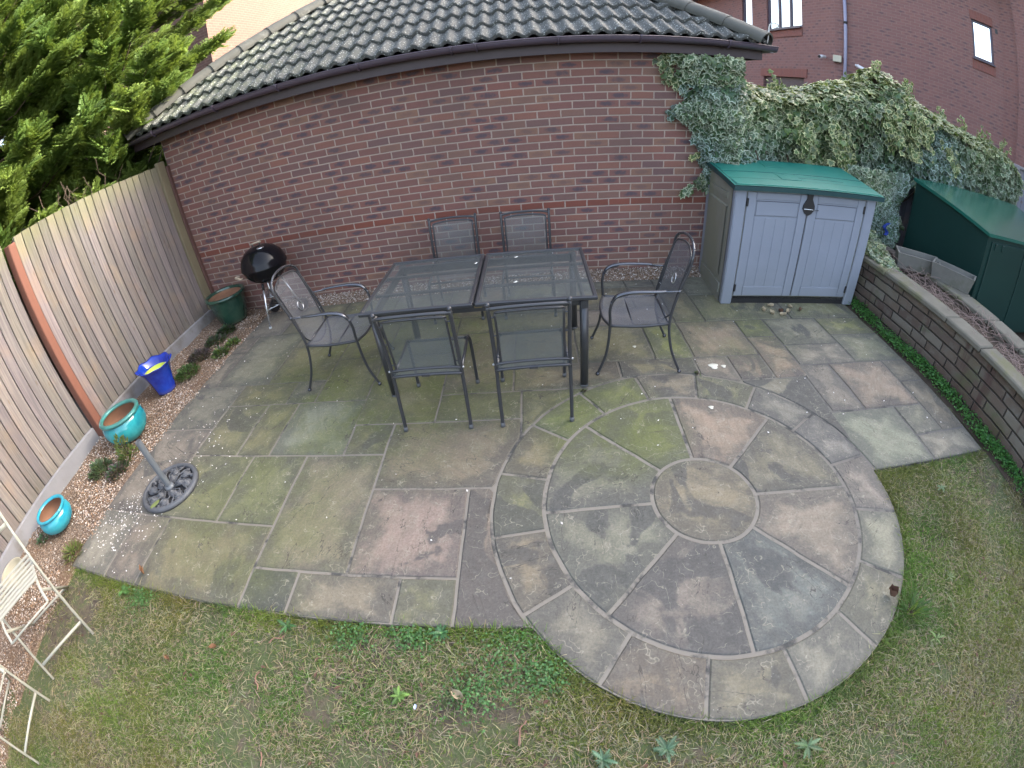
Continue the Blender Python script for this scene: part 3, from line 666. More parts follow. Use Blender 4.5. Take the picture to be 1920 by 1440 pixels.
mb = MB(); mb.grid(lambda u, v: (6.88 + .26 * u, -4.2 + 4.2 * v, -.018 + .02 * u + .012 * (float(vnoise(u, v * 4, 12, 2)) - .5)), 6, 120); tag(mb.build('soil_strip', m_soil), kind='structure')
# loose stones
tv = np.array([(1, 0, 0), (-1, 0, 0), (0, 1, 0), (0, -1, 0), (0, 0, .5), (0, 0, -.5)], float) * .5; tf = np.array([(0, 2, 4), (2, 1, 4), (1, 3, 4), (3, 0, 4), (2, 0, 5), (1, 2, 5), (3, 1, 5), (0, 3, 5)])
m_stone, t, b = new_mat('stone_chips'); setc(t, b, attr(t)); b.inputs['Roughness'].default_value = .85
def stones(name, P, smin, smax, pal, seed=0):
    K = len(P); r = np.random.default_rng(seed); d = unit(r.normal(size=(K, 3)) * [1, 1, .25]); up = unit(np.array([0, 0, 1.]) + r.normal(size=(K, 3)) * .35)
    s = r.uniform(smin, smax, K)[:, None] * np.stack([r.uniform(.5, 1, K), r.uniform(.6, 1.2, K), r.uniform(.5, 1, K)], 1)
    pal = np.array(pal); c = pal[r.integers(0, len(pal), K)] * r.uniform(.75, 1.15, (K, 1))
    V, F, C = scatter(tv, tf, np.ones((6, 3)), P, frames(d, up), s, c); return fast_mesh(name, V, F, m_stone, C)
K = 26000; x = rng.uniform(-.34, .54, K); y = rng.uniform(-6.1, .02, K)
keep = (rng.random(K) < .18 + .95 * (vnoise(x, y, 3.1, 11) > .46)) & ((y > -3.6) | (x < .50 + .03 * np.sin(y * 9)))
x, y = x[keep], y[keep]; z = -.008 + .03 * (vnoise(x, y, 4, 8) - .4) + .03 * np.maximum(0, 1 - (x + .33) / .35) + .006
PAL = [(.58, .50, .42), (.40, .28, .19), (.26, .16, .10), (.66, .61, .55), (.34, .20, .11), (.50, .38, .28), (.17, .10, .06)]
tag(stones('gravel', np.stack([x, y, z], 1), .008, .022, PAL, 3), 'brown and white gravel and bark chippings spread along the foot of the fence', 'gravel', kind='stuff')
K = 5200; x = rng.uniform(.42, 5.68, K); v = rng.uniform(0, 1, K) ** .9; y = -.19 + .19 * v; z = -.012 + .075 * v ** .7 + .006
tag(stones('gravel', np.stack([x, y, z], 1), .010, .024, [(.52, .47, .42), (.34, .27, .22), (.22, .17, .14), (.62, .58, .54), (.30, .20, .14)], 4), 'narrow strip of mixed gravel between the garage wall and the paving', 'gravel', kind='stuff')
# white chips strewn over the near left slabs, sparse everywhere
K = 520; a = rng.normal(0, 1, (K, 2)); x = np.concatenate([.82 + a[:260, 0] * .16, .95 + a[260:400, 0] * .25, rng.uniform(.6, 6.7, 120)]); y = np.concatenate([-3.28 + a[:260, 1] * .20 , -2.6 + a[260:400, 1] * .45, rng.uniform(-3.6, -.3, 120)])
ok = (x > .53) & (y > -3.68) & (y < -.3) & ((x < 4) | (y > -2.9)); x, y = x[ok], y[ok]
big = np.where(x < 1.3, 1.0, .55)
o = stones('white_chips', np.stack([x, y, np.full(len(x), .003)], 1), .007, .019, [(.75, .73, .70), (.66, .60, .55), (.8, .78, .76)], 5); tag(o, 'white stone chips strewn over the paving near the parasol base', 'stone chips', kind='stuff')

# ================================================================== FENCE LEFT
def fence_mat(name, base, grey, green=.5):
    m, t, b = new_mat(name); v = objco(t); s = nd(t, 'ShaderNodeSeparateXYZ', {0: v}); col = attr(t)
    g = noise(t, mapping(t, v, sca=(22, 22, .7)), 3.0, 6, .7, .2); n2 = noise(t, v, 3.0, 5)
    c = mixc(t, smooth(t, g, .35, .7), grey, base)
    c = mixc(t, smooth(t, n2, .5, .75), c, mixc(t, .5, c, (.30, .22, .15)))
    vo = nd(t, 'ShaderNodeTexVoronoi', {'Vector': mapping(t, v, sca=(1, 6.0, 1.9)), 'Scale': 2.2}); kn = M(t, 'SUBTRACT', 1.0, smooth(t, vo.outputs['Distance'], .05, .16))
    c = mixc(t, M(t, 'MULTIPLY', kn, .55), c, (.13, .085, .05))
    top = M(t, 'MULTIPLY', smooth(t, M(t, 'ADD', s.outputs[2], M(t, 'MULTIPLY', n2, .5)), 1.85, 2.35), green)
    c = mixc(t, top, c, (.20, .22, .07))
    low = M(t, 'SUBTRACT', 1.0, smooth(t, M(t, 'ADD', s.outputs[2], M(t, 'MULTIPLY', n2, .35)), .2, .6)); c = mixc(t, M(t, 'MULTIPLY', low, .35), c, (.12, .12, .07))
    c = mixc(t, 1.0, c, col, 'MULTIPLY')
    setc(t, b, c); b.inputs['Roughness'].default_value = .85; bump(t, b, g, .18, .0015); return m
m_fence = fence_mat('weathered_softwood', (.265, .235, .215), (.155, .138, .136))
m_fback = simple('fence_gap_shade', (.045, .030, .024), .9)  # dark backing colour stands in for shadow in the gaps between boards
m_redpost = simple('red_brown_paint', (.21, .085, .055), .7, var=.18, scale=4, bmp=.2, grime=((.16, .07, .05), .55, .5))
m_gboard = simple('gravel_board', (.235, .235, .245), .85, var=.3, scale=3, bmp=.4, bscale=30, grime=((.13, .11, .08), .5, .7))
FX = -.365
fe = thing('wooden_fence', 'weathered grey brown closeboard fence with red brown posts along the left edge', 'fence', (FX, 0, 0))
def fence_panel(y0, y1, ztop=2.0, zb=.15, w_=.104):
    n = int(round((y1 - y0) / w_)); w_ = (y1 - y0) / n; V, F, C = [], [], []
    for i in range(n):
        ya = y0 + i * w_ + .0045; yb = ya + w_ - .009; dz = random.uniform(-.003, .003); k = random.uniform(.78, 1.12); tint = (k, k * random.uniform(.95, 1.02), k * random.uniform(.9, 1.04)); o = len(V)
        xa, xb = .012 + random.uniform(-.002, .002), .0155 + random.uniform(-.002, .002)     # feather edged: thin edge tucked under the next thick one
        nz = 8
        for j in range(nz + 1):
            z = zb + (ztop + dz - zb) * j / nz; wv = .0012 * (float(vnoise(i * 3.1, z, 2.0, 9)) - .5)
            V += [(-.012, ya + wv, z), (xb, ya + wv, z), (xa, yb + wv, z), (-.012, yb + wv, z)]; C += [tint] * 4
        for j in range(nz):
            for q in range(4): F.append((o + j * 4 + q, o + j * 4 + (q + 1) % 4, o + j * 4 + 4 + (q + 1) % 4, o + j * 4 + 4 + q))
        F.append(tuple(o + nz * 4 + q for q in range(4)))
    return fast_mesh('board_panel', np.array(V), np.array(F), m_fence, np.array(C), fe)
fence_panel(-2.27, -.19); fence_panel(-4.55, -2.42); fence_panel(-6.9, -4.62)
gb = [(-2.28, -.05), (-4.55, -2.42), (-6.9, -4.62)]
for a, b_ in gb: MB().box((-.022, (a + b_) / 2, 1.07), (.012, b_ - a, 1.82)).build('gap_shade_backing', m_fback, fe)
for a, b_ in gb: MB().box((.025, (a + b_) / 2, .05), (.045, b_ - a, .22), bev=.006).build('gravel_board', m_gboard, fe)
for y in (-2.345, -4.585): MB().box((.03, y, .95), (.11, .085, 2.02), bev=.008).build('post', m_redpost, fe)
MB().box((.012, -.030, .97), (.09, .056, 2.0), bev=.006).build('post', simple('dark_red_paint', (.105, .052, .042), .7, var=.2), fe)
MB().box((.02, -.125, 1.02), (.05, .125, 2.04), bev=.006).build('post', simple('mossy_post', (.185, .155, .095), .85, var=.3, scale=3, bmp=.4), fe)

# ================================================================== POTS
def glaze(name, c, c2, rough=.12, var_scale=5):
    m, t, b = new_mat(name); v = objco(t); n = noise(t, v, var_scale, 5, .6); s = nd(t, 'ShaderNodeSeparateXYZ', {0: v})
    cc = mixc(t, smooth(t, n, .35, .68), c, c2)
    drip = noise(t, mapping(t, v, sca=(9, 9, 1.2)), 3, 3); cc = mixc(t, M(t, 'MULTIPLY', smooth(t, drip, .5, .75), .5), cc, c2)
    cc = mixc(t, M(t, 'MULTIPLY', M(t, 'SUBTRACT', 1.0, smooth(t, s.outputs[2], .0, .06)), .5), cc, (.10, .08, .05))
    setc(t, b, cc); b.inputs['Roughness'].default_value = rough; b.inputs['Coat Weight'].default_value = .5; b.inputs['Coat Roughness'].default_value = .06
    bump(t, b, noise(t, v, 26, 3), .12, .004); return m
m_terra = simple('terracotta', (.23, .120, .070), .85, var=.3, scale=7, grime=((.13, .10, .06), .5, .5))
m_gg = glaze('dark_green_glaze', (.012, .045, .032), (.030, .075, .050), .22); m_teal = glaze('teal_glaze', (.010, .19, .24), (.035, .34, .36)); m_blue = glaze('cobalt_glaze', (.006, .022, .28), (.012, .06, .45))
m_cyan = glaze('turquoise_glaze', (.015, .25, .36), (.04, .36, .43)); m_lime = simple('lime_plastic', (.45, .55, .05), .5); m_creamp = simple('cream_glaze', (.36, .33, .24), .35, var=.12, grime=((.35, .30, .16), .5, .6))
m_comp = simple('old_compost', (.055, .038, .026), .95, var=.4, scale=20, bmp=.8)
def pot(name, label, loc, outer, inner, rim, mat, inmat=None, rimr=None, soil=None, rfun=None, seg=40):
    o = thing(name, label, 'plant pot', loc, group='glazed pots along the fence')
    MB().lathe(outer, seg=seg, rfun=rfun).build('body', mat, o)
    MB().lathe(inner, seg=seg, rfun=rfun).build('inside', inmat or m_terra, o)
    MB().lathe(rim, seg=seg, rfun=rfun).build('rim', rimr or mat, o)
    if soil: MB().lathe([(.001, soil[1] + .01), (soil[0] * .6, soil[1] + .004), (soil[0], soil[1])], seg=24).build('compost', m_comp, o)
    return o
gp = pot('green_pot', 'large dark green glazed pot with bare terracotta inside, in the corner by the garage wall', (.045, -.262, .01),
    [(.001, 0), (.165, 0), (.178, .02), (.208, .16), (.226, .28), (.229, .325)], [(.001, .10), (.17, .10), (.20, .2), (.212, .34)],
    [(.229, .32), (.250, .325), (.258, .345), (.250, .362), (.230, .366), (.213, .358), (.210, .335)], m_gg, soil=(.209, .295))
for _o in gp.children: 
    if _o.name.startswith('compost'): _o.data.materials[0] = m_terra
def wavy(a, i, r):
    k = max(0, (r - .13) / .07); return (r * (1 + .040 * k * math.cos(8 * a)), .006 * k * math.cos(8 * a) if r > .13 else 0)
bp = pot('blue_pot', 'tall cobalt blue pot with fluted rim and a lime green liner inside', (.035, -1.675, .005),
    [(.001, 0), (.100, 0), (.108, .012), (.104, .03), (.122, .12), (.140, .20), (.168, .27), (.190, .30)], [(.001, .08), (.09, .08), (.115, .15), (.135, .22), (.160, .28), (.183, .305)],
    [(.188, .298), (.198, .303), (.195, .312), (.180, .306)], m_blue, inmat=m_blue, rfun=wavy, seg=72)
MB().lathe([(.105, .14), (.128, .235), (.136, .238), (.137, .23), (.128, .20), (.110, .12)], seg=40).build('liner_pot', m_lime, bp)
MB().lathe([(.001, .16), (.112, .155)], seg=24).build('compost', m_comp, bp)
pot('teal_pot', 'round teal glazed pot with a wide greenish rim, standing by the red brown fence post', (.085, -2.345, .0),
    [(.001, 0), (.13, 0), (.15, .012), (.205, .07), (.222, .13), (.212, .19), (.188, .225)], [(.001, .05), (.14, .05), (.195, .10), (.205, .15), (.185, .21), (.170, .24)],
    [(.186, .218), (.206, .228), (.212, .243), (.203, .256), (.180, .258), (.168, .246), (.170, .232)], m_teal, rimr=glaze('worn_teal_rim', (.035, .16, .14), (.06, .26, .24), .3))
pot('turquoise_pot', 'small bright turquoise pot low down beside the gravel board at the far left', (.015, -3.395, .0),
    [(.001, 0), (.10, 0), (.115, .01), (.158, .05), (.172, .095), (.162, .135), (.145, .155)], [(.001, .04), (.11, .04), (.15, .08), (.152, .12), (.133, .16)],
    [(.143, .152), (.158, .160), (.162, .172), (.153, .180), (.138, .178), (.131, .165)], m_cyan)
pot('cream_pot', 'small cream bowl shaped pot half hidden behind the white slatted chair', (-.05, -4.02, .0),
    [(.001, 0), (.08, 0), (.09, .01), (.125, .07), (.142, .13)], [(.001, .03), (.09, .03), (.12, .09), (.134, .14)], [(.142, .128), (.150, .135), (.148, .148), (.136, .148), (.132, .138)], m_creamp, inmat=m_creamp)

# ================================================================== PARASOL BASE
m_iron = simple('cast_iron_paint', (.085, .09, .10), .55, var=.3, scale=14, bmp=.35, bscale=90, grime=((.13, .13, .11), .58, .5))
m_pole = simple('painted_steel', (.135, .15, .165), .4, var=.12)
pb = thing('parasol_base', 'round black cast iron parasol base with rose pattern and a short leaning tube', 'parasol base', (1.045, -2.935, .001), rz=.3)
mb = MB(); mb.lathe([(.20, .0), (.236, .0), (.238, .018), (.228, .030), (.208, .034), (.200, .026), (.20, 0)], seg=56); mb.build('rim', m_iron, pb)
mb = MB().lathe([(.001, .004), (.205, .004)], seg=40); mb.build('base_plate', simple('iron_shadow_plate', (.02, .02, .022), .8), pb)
mb = MB()
def rose(x, y, r, z0=.006):
    for q, (rr, h) in enumerate(((r, .020), (r * .72, .027), (r * .45, .032), (r * .2, .036))):
        mb.lathe([(max(.001, rr - r * .13), z0 + h - .006), (rr - r * .06, z0 + h), (rr, z0 + h - .003), (rr * 1.02, z0 + 0.0)], (x, y, 0), 14)
for k in range(8): rose(.152 * math.cos(k * PI / 4), .152 * math.sin(k * PI / 4), .036 + .004 * (k % 2))
for k in range(5): rose(.088 * math.cos(k * 1.2566 + .3), .088 * math.sin(k * 1.2566 + .3), .030)
mb.build('rose_relief', simple('worn_iron_roses', (.12, .125, .135), .6, var=.3, scale=20, bmp=.3), pb)
mb = MB()
for k in range(16):
    a = k * PI / 8 + PI / 8; a2 = a + .35
    mb.tube([(.045 * math.cos(a), .045 * math.sin(a), .018), (.12 * math.cos(a2), .12 * math.sin(a2), .022), (.205 * math.cos(a), .205 * math.sin(a), .020)], .006, 6)
for k in range(14):
    a = k * .449; c0 = (.185 * math.cos(a), .185 * math.sin(a)); mb.lathe([(.001, .026), (.014, .02), (.017, .008)], (c0[0], c0[1], 0), 7)
mb.build('leaf_relief', m_iron, pb)
mb = MB(); A, B_ = Vector((0, 0, .01)), Vector((-.004, .012, .445)); mb.tube([A, B_], .024, 18, cap=False); mb.tube([B_, A + (B_ - A) * .6], .020, 18, cap=False); mb.lathe([(.020, .445), (.024, .445)], (-.004, .012, 0), 18); mb.lathe([(.024, .035), (.036, .034), (.038, .012)], seg=18); mb.build('tube', m_pole, pb)
tag(MB().grid(lambda u, v: (1.02 + .045 * (u - .5) * math.sin(PI * (.1 + .8 * v)) + .03 * v, -3.115 + .08 * (v - .5), .037 + .006 * math.sin(u * 5) * (1 - v)), 4, 4).build('dead_leaf', simple('yellow_leaf', (.13, .16, .05), .7)), 'yellow green leaf lying on the rim of the parasol base', 'leaf')

# ================================================================== FURNITURE
def mesh_mat(name, a, b2, w, col, rough=.45):
    m, t, b = new_mat(name); s = nd(t, 'ShaderNodeSeparateXYZ', {0: uvco(t)})
    p = M(t, 'ADD', M(t, 'DIVIDE', s.outputs[0], a), M(t, 'DIVIDE', s.outputs[1], b2)); q = M(t, 'SUBTRACT', M(t, 'DIVIDE', s.outputs[0], a), M(t, 'DIVIDE', s.outputs[1], b2))
    fp, fq = M(t, 'FRACT', M(t, 'ADD', p, 500)), M(t, 'FRACT', M(t, 'ADD', q, 500))
    solid = M(t, 'MAXIMUM', M(t, 'LESS_THAN', fp, w), M(t, 'LESS_THAN', fq, w))
    setc(t, b, mixc(t, noise(t, objco(t), 9, 4), col, tuple(k * 1.5 for k in col))); b.inputs['Roughness'].default_value = rough; b.inputs['Metallic'].default_value = .3
    t.links.new(solid, b.inputs['Alpha'])
    return m
m_mesh = mesh_mat('expanded_metal', .0105, .0062, .25, (.105, .120, .122))
m_meshf = mesh_mat('fine_expanded_metal', .0052, .0034, .35, (.130, .135, .150))
m_steel = simple('anthracite_steel', (.050, .052, .058), .38, metal=.35, var=.15, coat=.2)
m_steel_hi = simple('worn_anthracite_steel', (.11, .115, .13), .25, metal=.7, var=.15)
m_bolt = simple('bolt_steel', (.45, .46, .48), .3, metal=.9)
m_rub = simple('grey_rubber', (.10, .105, .11), .7)
# --- table
tb = thing('garden_table', 'dark grey mesh top patio table in two halves, extending joint across the middle', 'table', g2w(3.31, -1.53) + (0,), PHI)
TL, TW, TH = 1.575, .955, .72
for sx in (-1, 1):
    cx = sx * (TL / 4 + .003); hw, hd = TL / 4 - .004, TW / 2
    f = MB(); fw = .028
    f.box((cx, -hd + fw / 2, TH - .011), (2 * hw, fw, .026), bev=.006).box((cx, hd - fw / 2, TH - .011), (2 * hw, fw, .026), bev=.006)
    f.box((cx - hw + fw / 2, 0, TH - .011), (fw, TW - 2 * fw, .0255), bev=.006).box((cx + hw - fw / 2, 0, TH - .011), (fw, TW - 2 * fw, .0255), bev=.006)
    fr = f.build('top_frame', m_steel, tb)
    nx, ny = 8, 6
    MB().add([(cx - hw + fw * .8, -hd + fw * .8, TH - .006), (cx + hw - fw * .8, -hd + fw * .8, TH - .006), (cx + hw - fw * .8, hd - fw * .8, TH - .006), (cx - hw + fw * .8, hd - fw * .8, TH - .006)], [(0, 1, 2, 3)]).build('mesh_panel', m_mesh, fr)
    f = MB()
    for yy in (-.16, .16): f.box((cx, yy, TH - .022), (2 * hw - .06, .022, .018))
    f.build('support_bar', m_steel, fr)
ap = MB()
for sy in (-1, 1): ap.box((0, sy * (TW / 2 - .075), TH - .056), (TL - .20, .022, .062), bev=.004)
for sx in (-1, 1): ap.box((sx * (TL / 2 - .085), 0, TH - .056), (.022, TW - .16, .062), bev=.004)
ap.box((0, 0, TH - .056), (.03, TW - .16, .05)); ap.build('apron', m_steel, tb)
MB().box((.02, -TW / 2 + .0612, TH - .05), (.05, .003, .014)).build('badge', simple('brass_badge', (.24, .20, .10), .4, metal=.6), tb)
for sx in (-1, 1):
    for sy in (-1, 1):
        x, y = sx * (TL / 2 - .085), sy * (TW / 2 - .055)
        lg = MB().tube([(x, y, .012), (x, y, TH - .024)], .029, 18).build('leg', m_steel, tb)
        MB().tube([(x, y, 0), (x, y, .016)], .0305, 18).build('foot_cap', m_rub, lg)
        MB().box((x, y - sy * -.03, TH - .06), (.045, .012, .05)).build('bracket', m_steel, lg)

# --- side chair, faces +y locally
def make_side_chair():
    c = thing('garden_chair', '', 'chair')
    hw = .225
    for s in (-1, 1):
        post = bez([(s * hw, -.27, .0), (s * hw, -.243, .22), (s * (hw - .002), -.222, .43), (s * (hw - .002), -.235, .64), (s * hw, -.272, .868)], 6)
        q = MB(); q.tube(post, .0125, 10); q.ball((s * hw, -.274, .874), .0150); q.build('rear_leg', m_steel, c)
        MB().tube([(s * hw, -.2705, 0), (s * hw, -.267, .032)], .0155, 12).build('rubber_foot', m_rub, c)
        q = MB(); fl = bez([(s * (hw + .004), .235, 0), (s * (hw + .002), .228, .2), (s * hw, .222, .36), (s * (hw - .008), .205, .415), (s * (hw - .02), .17, .428)], 5); q.tube(fl, .0125, 10); q.build('front_leg', m_steel, c)
        MB().tube([(s * (hw + .004), .235, 0), (s * (hw + .004), .234, .032)], .0155, 12).build('rubber_foot', m_rub, c)
        q = MB(); q.tube([(s * (hw - .008), .20, .424), (s * (hw - .008), -.02, .416), (s * (hw - .008), -.222, .425)], .011, 8); q.build('side_rail', m_steel, c)
        ins = MB(); ins.tube(bez([(s * (hw - .034), -.214, .44), (s * (hw - .034), -.232, .62), (s * (hw - .034), -.262, .818)], 6), .0075, 8)
        for z, yy in ((.50, -.221), (.66, -.238), (.79, -.258)): ins.tube([(s * (hw - .034), yy, z), (s * hw, yy - .004, z)], .005, 6)
        ins.build('inner_frame', m_steel, c)
        MB().ball((s * (hw + .012), -.226, .455), .008).build('bolt', m_bolt, c)
    def rail(z, w_, bow, r, y0):
        return MB().tube([(w_ * math.sin(PI / 2 * u), y0 - bow * math.cos(PI / 2 * u), z + .020 * math.cos(PI / 2 * u)) for u in np.linspace(-1, 1, 15)], r, 8)
    rail(.846, hw, .030, .0105, -.268).build('top_rail', m_steel, c); rail(.818, hw - .034, .026, .0085, -.262).build('top_rail', m_steel, c)
    rail(.452, hw - .004, .012, .0095, -.226).build('lower_rail', m_steel, c); rail(.412, hw - .004, .016, .0105, -.230).build('lower_rail', m_steel, c)
    q = MB(); q.tube([(-hw + .01, .222, .405), (hw - .01, .222, .405)], .010, 8); q.build('front_rail', m_steel, c)
    def back(u, v):
        x = (2 * u - 1) * (hw - .034); b_ = math.cos(PI / 2 * (2 * u - 1)); z = .452 + .02 * b_ + (.818 - .452) * v
        y = -.214 - .050 * v ** 1.3 - (.010 + .016 * v) * b_; return (x, y, z)
    MB().grid(back, 12, 10).build('back_mesh', m_mesh, c)
    MB().grid(lambda u, v: ((2 * u - 1) * (hw - .008), .205 - .432 * v - .012 * math.cos(PI / 2 * (2 * u - 1)) * v, .424 - .014 * math.sin(PI * v) ** .7 * math.cos(PI / 2 * (2 * u - 1)) + (.0)), 10, 10).build('seat_mesh', m_mesh, c)
    MB().grid(lambda u, v: ((2 * u - 1) * (hw - .012), -.230 - .014 * math.cos(PI / 2 * (2 * u - 1)) - .004 * v, .418 + .034 * v + .018 * math.cos(PI / 2 * (2 * u - 1))), 10, 2).build('seat_lip_mesh', m_mesh, c)
    MB().box((.0, -.2575, .430), (.05, .003, .012)).build('badge', m_steel_hi, c)
    return c
sc0 = make_side_chair()
GRP = 'side chairs tucked along the long sides of the mesh table'
spots = [(2.981, -2.125, .00, ''),
         (3.633, -2.118, .03, 'front mesh chair with its back to the camera, right one, beside the table leg'),
         (2.945, -.655, PI + .02, 'armless mesh chair behind the table against the brick wall, left of the rear pair'),
         (3.630, -.685, PI - .02, 'armless mesh chair behind the table against the brick wall, right of the rear pair')]
for i, (x, y, rz, lab) in enumerate(spots):
    c = sc0 if i == 0 else copy_tree(sc0)
    c.location = (x, y, 0); c.rotation_euler = (0, 0, rz); c['label'] = lab; c['group'] = GRP
sc0['label'] = 'front mesh chair with its back to the camera, left one of the pair'

# --- armchair, faces +y
def make_armchair():
    c = thing('garden_armchair', '', 'armchair')
    for s in (-1, 1):
        rear = bez([(s * .262, -.315, .012), (s * .250, -.235, .20), (s * .232, -.205, .41), (s * .226, -.245, .62), (s * .224, -.305, .80), (s * .221, -.322, .885), (s * .190, -.336, .926)], 6)
        MB().tube(rear, .0105, 10).build('rear_leg', m_steel, c); MB().ball((s * .262, -.315, .014), .016).build('ball_foot', m_steel_hi, c)
        fr = bez([(s * .262, .305, .012), (s * .252, .245, .18), (s * .244, .222, .40), (s * .252, .225, .54), (s * .258, .190, .625), (s * .258, .10, .655)], 6)
        MB().tube(fr, .0105, 10).build('front_leg', m_steel, c); MB().ball((s * .262, .305, .014), .016).build('ball_foot', m_steel_hi, c)
        am = MB(); path = bez([(s * .255, .215, .585), (s * .259, .175, .640), (s * .260, .08, .662), (s * .258, -.08, .660), (s * .248, -.16, .655)], 6)
        n = len(path); vs = []
        for i, p in enumerate(path):
            w_ = .020 * (1 - .5 * (i / (n - 1)) ** 3) * min(1, .45 + i / 5); T = (path[min(i + 1, n - 1)] - path[max(i - 1, 0)]).normalized(); N = Vector((1, 0, 0)).cross(T); N = N if N.z > 0 else -N
            for a, h in ((-w_, .006), (-w_ * .6, .012), (w_ * .6, .012), (w_, .006), (w_, -.002), (-w_, -.002)): vs.append(p + Vector((a, 0, 0)) + N * h)
        am.add(vs, [(i * 6 + k, i * 6 + (k + 1) % 6, i * 6 + 6 + (k + 1) % 6, i * 6 + 6 + k) for i in range(n - 1) for k in range(6)] + [tuple(range(6)), tuple(range(n * 6 - 6, n * 6))[::-1]], True)
        am.build('armrest', m_steel_hi, c)
        q = MB(); q.tube([(s * .248, -.14, .655), (s * .238, -.235, .652), (s * .228, -.262, .650)], .0075, 8); q.ball((s * .232, -.252, .650), .013); q.build('arm_bar', m_steel_hi, c)
        q = MB(); q.tube(bez([(s * .236, -.200, .405), (s * .240, .0, .392), (s * .244, .222, .405)], 6), .011, 8); q.build('side_rail', m_steel, c)
        for (yo, z, yi) in ((-.222, .52, -.226), (-.296, .775, -.296)): MB().tube([(s * .226, yo, z), (s * .198, yi, z)], .0045, 6).build('spacer', m_bolt, c)
    top = bez([(-.190, -.336, .926), (-.11, -.350, .952), (0, -.356, .962), (.11, -.350, .952), (.190, -.336, .926)], 6)
    MB().tube(top, .0105, 10).build('top_rail', m_steel_hi, c)
    inner = bez([(-.198, -.215, .46), (-.200, -.250, .62), (-.200, -.300, .81), (-.180, -.322, .878), (-.09, -.338, .908), (0, -.343, .916), (.09, -.338, .908), (.180, -.322, .878), (.200, -.300, .81), (.200, -.250, .62), (.198, -.215, .46), (.12, -.178, .375), (0, -.165, .350), (-.12, -.178, .375)], 5)
    MB().tube(inner, .0065, 8, closed=True).build('inner_frame', m_steel, c)
    def ed(z):   # depth and half width of the back at height z
        zz = [.35, .375, .46, .62, .81, .878, .908, .916]; yy = [-.165, -.178, -.215, -.250, -.300, -.322, -.338, -.343]; ww = [.002, .12, .198, .200, .200, .180, .09, .002]
        return float(np.interp(z, zz, yy)), float(np.interp(z, zz, ww))
    def back(u, v):
        z = .352 + (.914 - .352) * v; y, w_ = ed(z); a = 2 * u - 1; return (a * w_, y - .014 * (1 - a * a), z)
    MB().grid(back, 16, 28).build('back_mesh', m_meshf, c)
    y, w_ = ed(.65)
    MB().tube([(.036 * math.cos(a), ed(.65 + .036 * math.sin(a))[0] - .011, .65 + .036 * math.sin(a)) for a in np.linspace(0, 2 * PI, 21)[:-1]], .0045, 6, closed=True).build('emblem_ring', m_bolt, c)
    q = MB(); q.tube(bez([(-.244, .222, .405), (-.12, .255, .395), (0, .262, .392), (.12, .255, .395), (.244, .222, .405)], 5), .010, 8); q.build('front_rail', m_steel, c)
    q = MB(); q.tube([(-.236, -.2, .405), (.236, -.2, .405)], .010, 8); q.tube([(-.238, .05, .385), (.238, .05, .385)], .007, 6); q.build('cross_rail', m_steel, c)
    def seat(u, v):
        a = 2 * u - 1; y = -.20 + (.422 + .04 * (1 - a * a)) * v; return (a * (.236 + .008 * v), y, .406 - .018 * math.sin(PI * v) * (1 - a * a) - .012 * v * (1 - a * a))
    MB().grid(seat, 14, 14).build('seat_mesh', m_meshf, c)
    return c
ac = make_armchair(); ac.location = (2.105, -1.585, 0); ac.rotation_euler = (0, 0, -PI / 2 + .03); ac['label'] = 'mesh armchair at the left end of the table, facing right, ring emblem on its back'; ac['group'] = 'armchairs at the table ends'
a2 = copy_tree(ac); a2.location = (4.420, -1.645, 0); a2.rotation_euler = (0, 0, PI / 2 - .05); a2['label'] = 'mesh armchair at the right end of the table, facing left, beside the grey storage shed'
# petals on the table
for nm, (x, y, z), lab in (('petal', (3.55, -1.25, TH + .003), 'white petal on the right half of the table near the back'), ('petal', (3.24, -1.33, TH + .008), 'white petal on the middle joint of the table top'), ('petal', (3.55, -1.75, TH + .003), 'white petal on the right half of the table near the front')):
    o = MB().grid(lambda u, v: ((u - .5) * .03, (v - .5) * .014, .004 * (u - .5) ** 2 * 4), 3, 2).build(nm, simple('petal_white', (.75, .75, .72), .7)); o.location = (x, y, z); o.rotation_euler = (0, 0, x * 9); tag(o, lab, 'petal')
# --- white folding chairs
m_wht = simple('chipped_cream_paint', (.36, .355, .30), .5, var=.08, grime=((.33, .32, .14), .56, .6), scale=9)
def make_bistro():
    c = thing('folding_chair', '', 'folding chair'); W_ = .235
    for s in (-1, 1):
        MB().tube([(s * W_, .30, .0), (s * W_, -.06, .55), (s * W_, -.22, .88)], .0105, 8).build('long_leg', m_wht, c)      # front foot up to the back rest
        MB().tube([(s * (W_ - .025), .23, .42), (s * (W_ - .025), -.26, .0)], .0105, 8).build('short_leg', m_wht, c)
        MB().tube(bez([(s * (W_ - .03), -.15, .445), (s * (W_ - .03), .0, .440), (s * (W_ - .03), .15, .445), (s * (W_ - .03), .24, .435), (s * (W_ - .03), .32, .395)], 5), .011, 8, flat=(1, .6)).build('seat_rail', m_wht, c)
    MB().tube([(-W_ + .03, .32, .395), (W_ - .03, .32, .395)], .0065, 8).build('front_rail', m_wht, c)
    MB().tube([(-W_, .24, .085), (W_, .24, .085)], .0095, 8).build('stretcher', m_wht, c)
    MB().tube([(-W_ + .02, -.20, .05), (W_ - .02, -.20, .05)], .0085, 8).build('stretcher', m_wht, c)
    for k in range(7):
        y = -.13 + k * .046; z = .455 - .008 * math.sin(PI * k / 6)
        MB().box((0, y, z), (2 * W_ - .03, .027, .010), bev=.003).build('seat_slat', m_wht, c)
    for k in range(4):
        f = k / 3; y, z = -.135 - .075 * f, .70 + .16 * f
        MB().tube([(x, y - .02 * math.cos(x / W_ * PI / 2), z) for x in np.linspace(-W_, W_, 9)], .015, 8, flat=(.35, 1)).build('back_slat', m_wht, c)
    return c
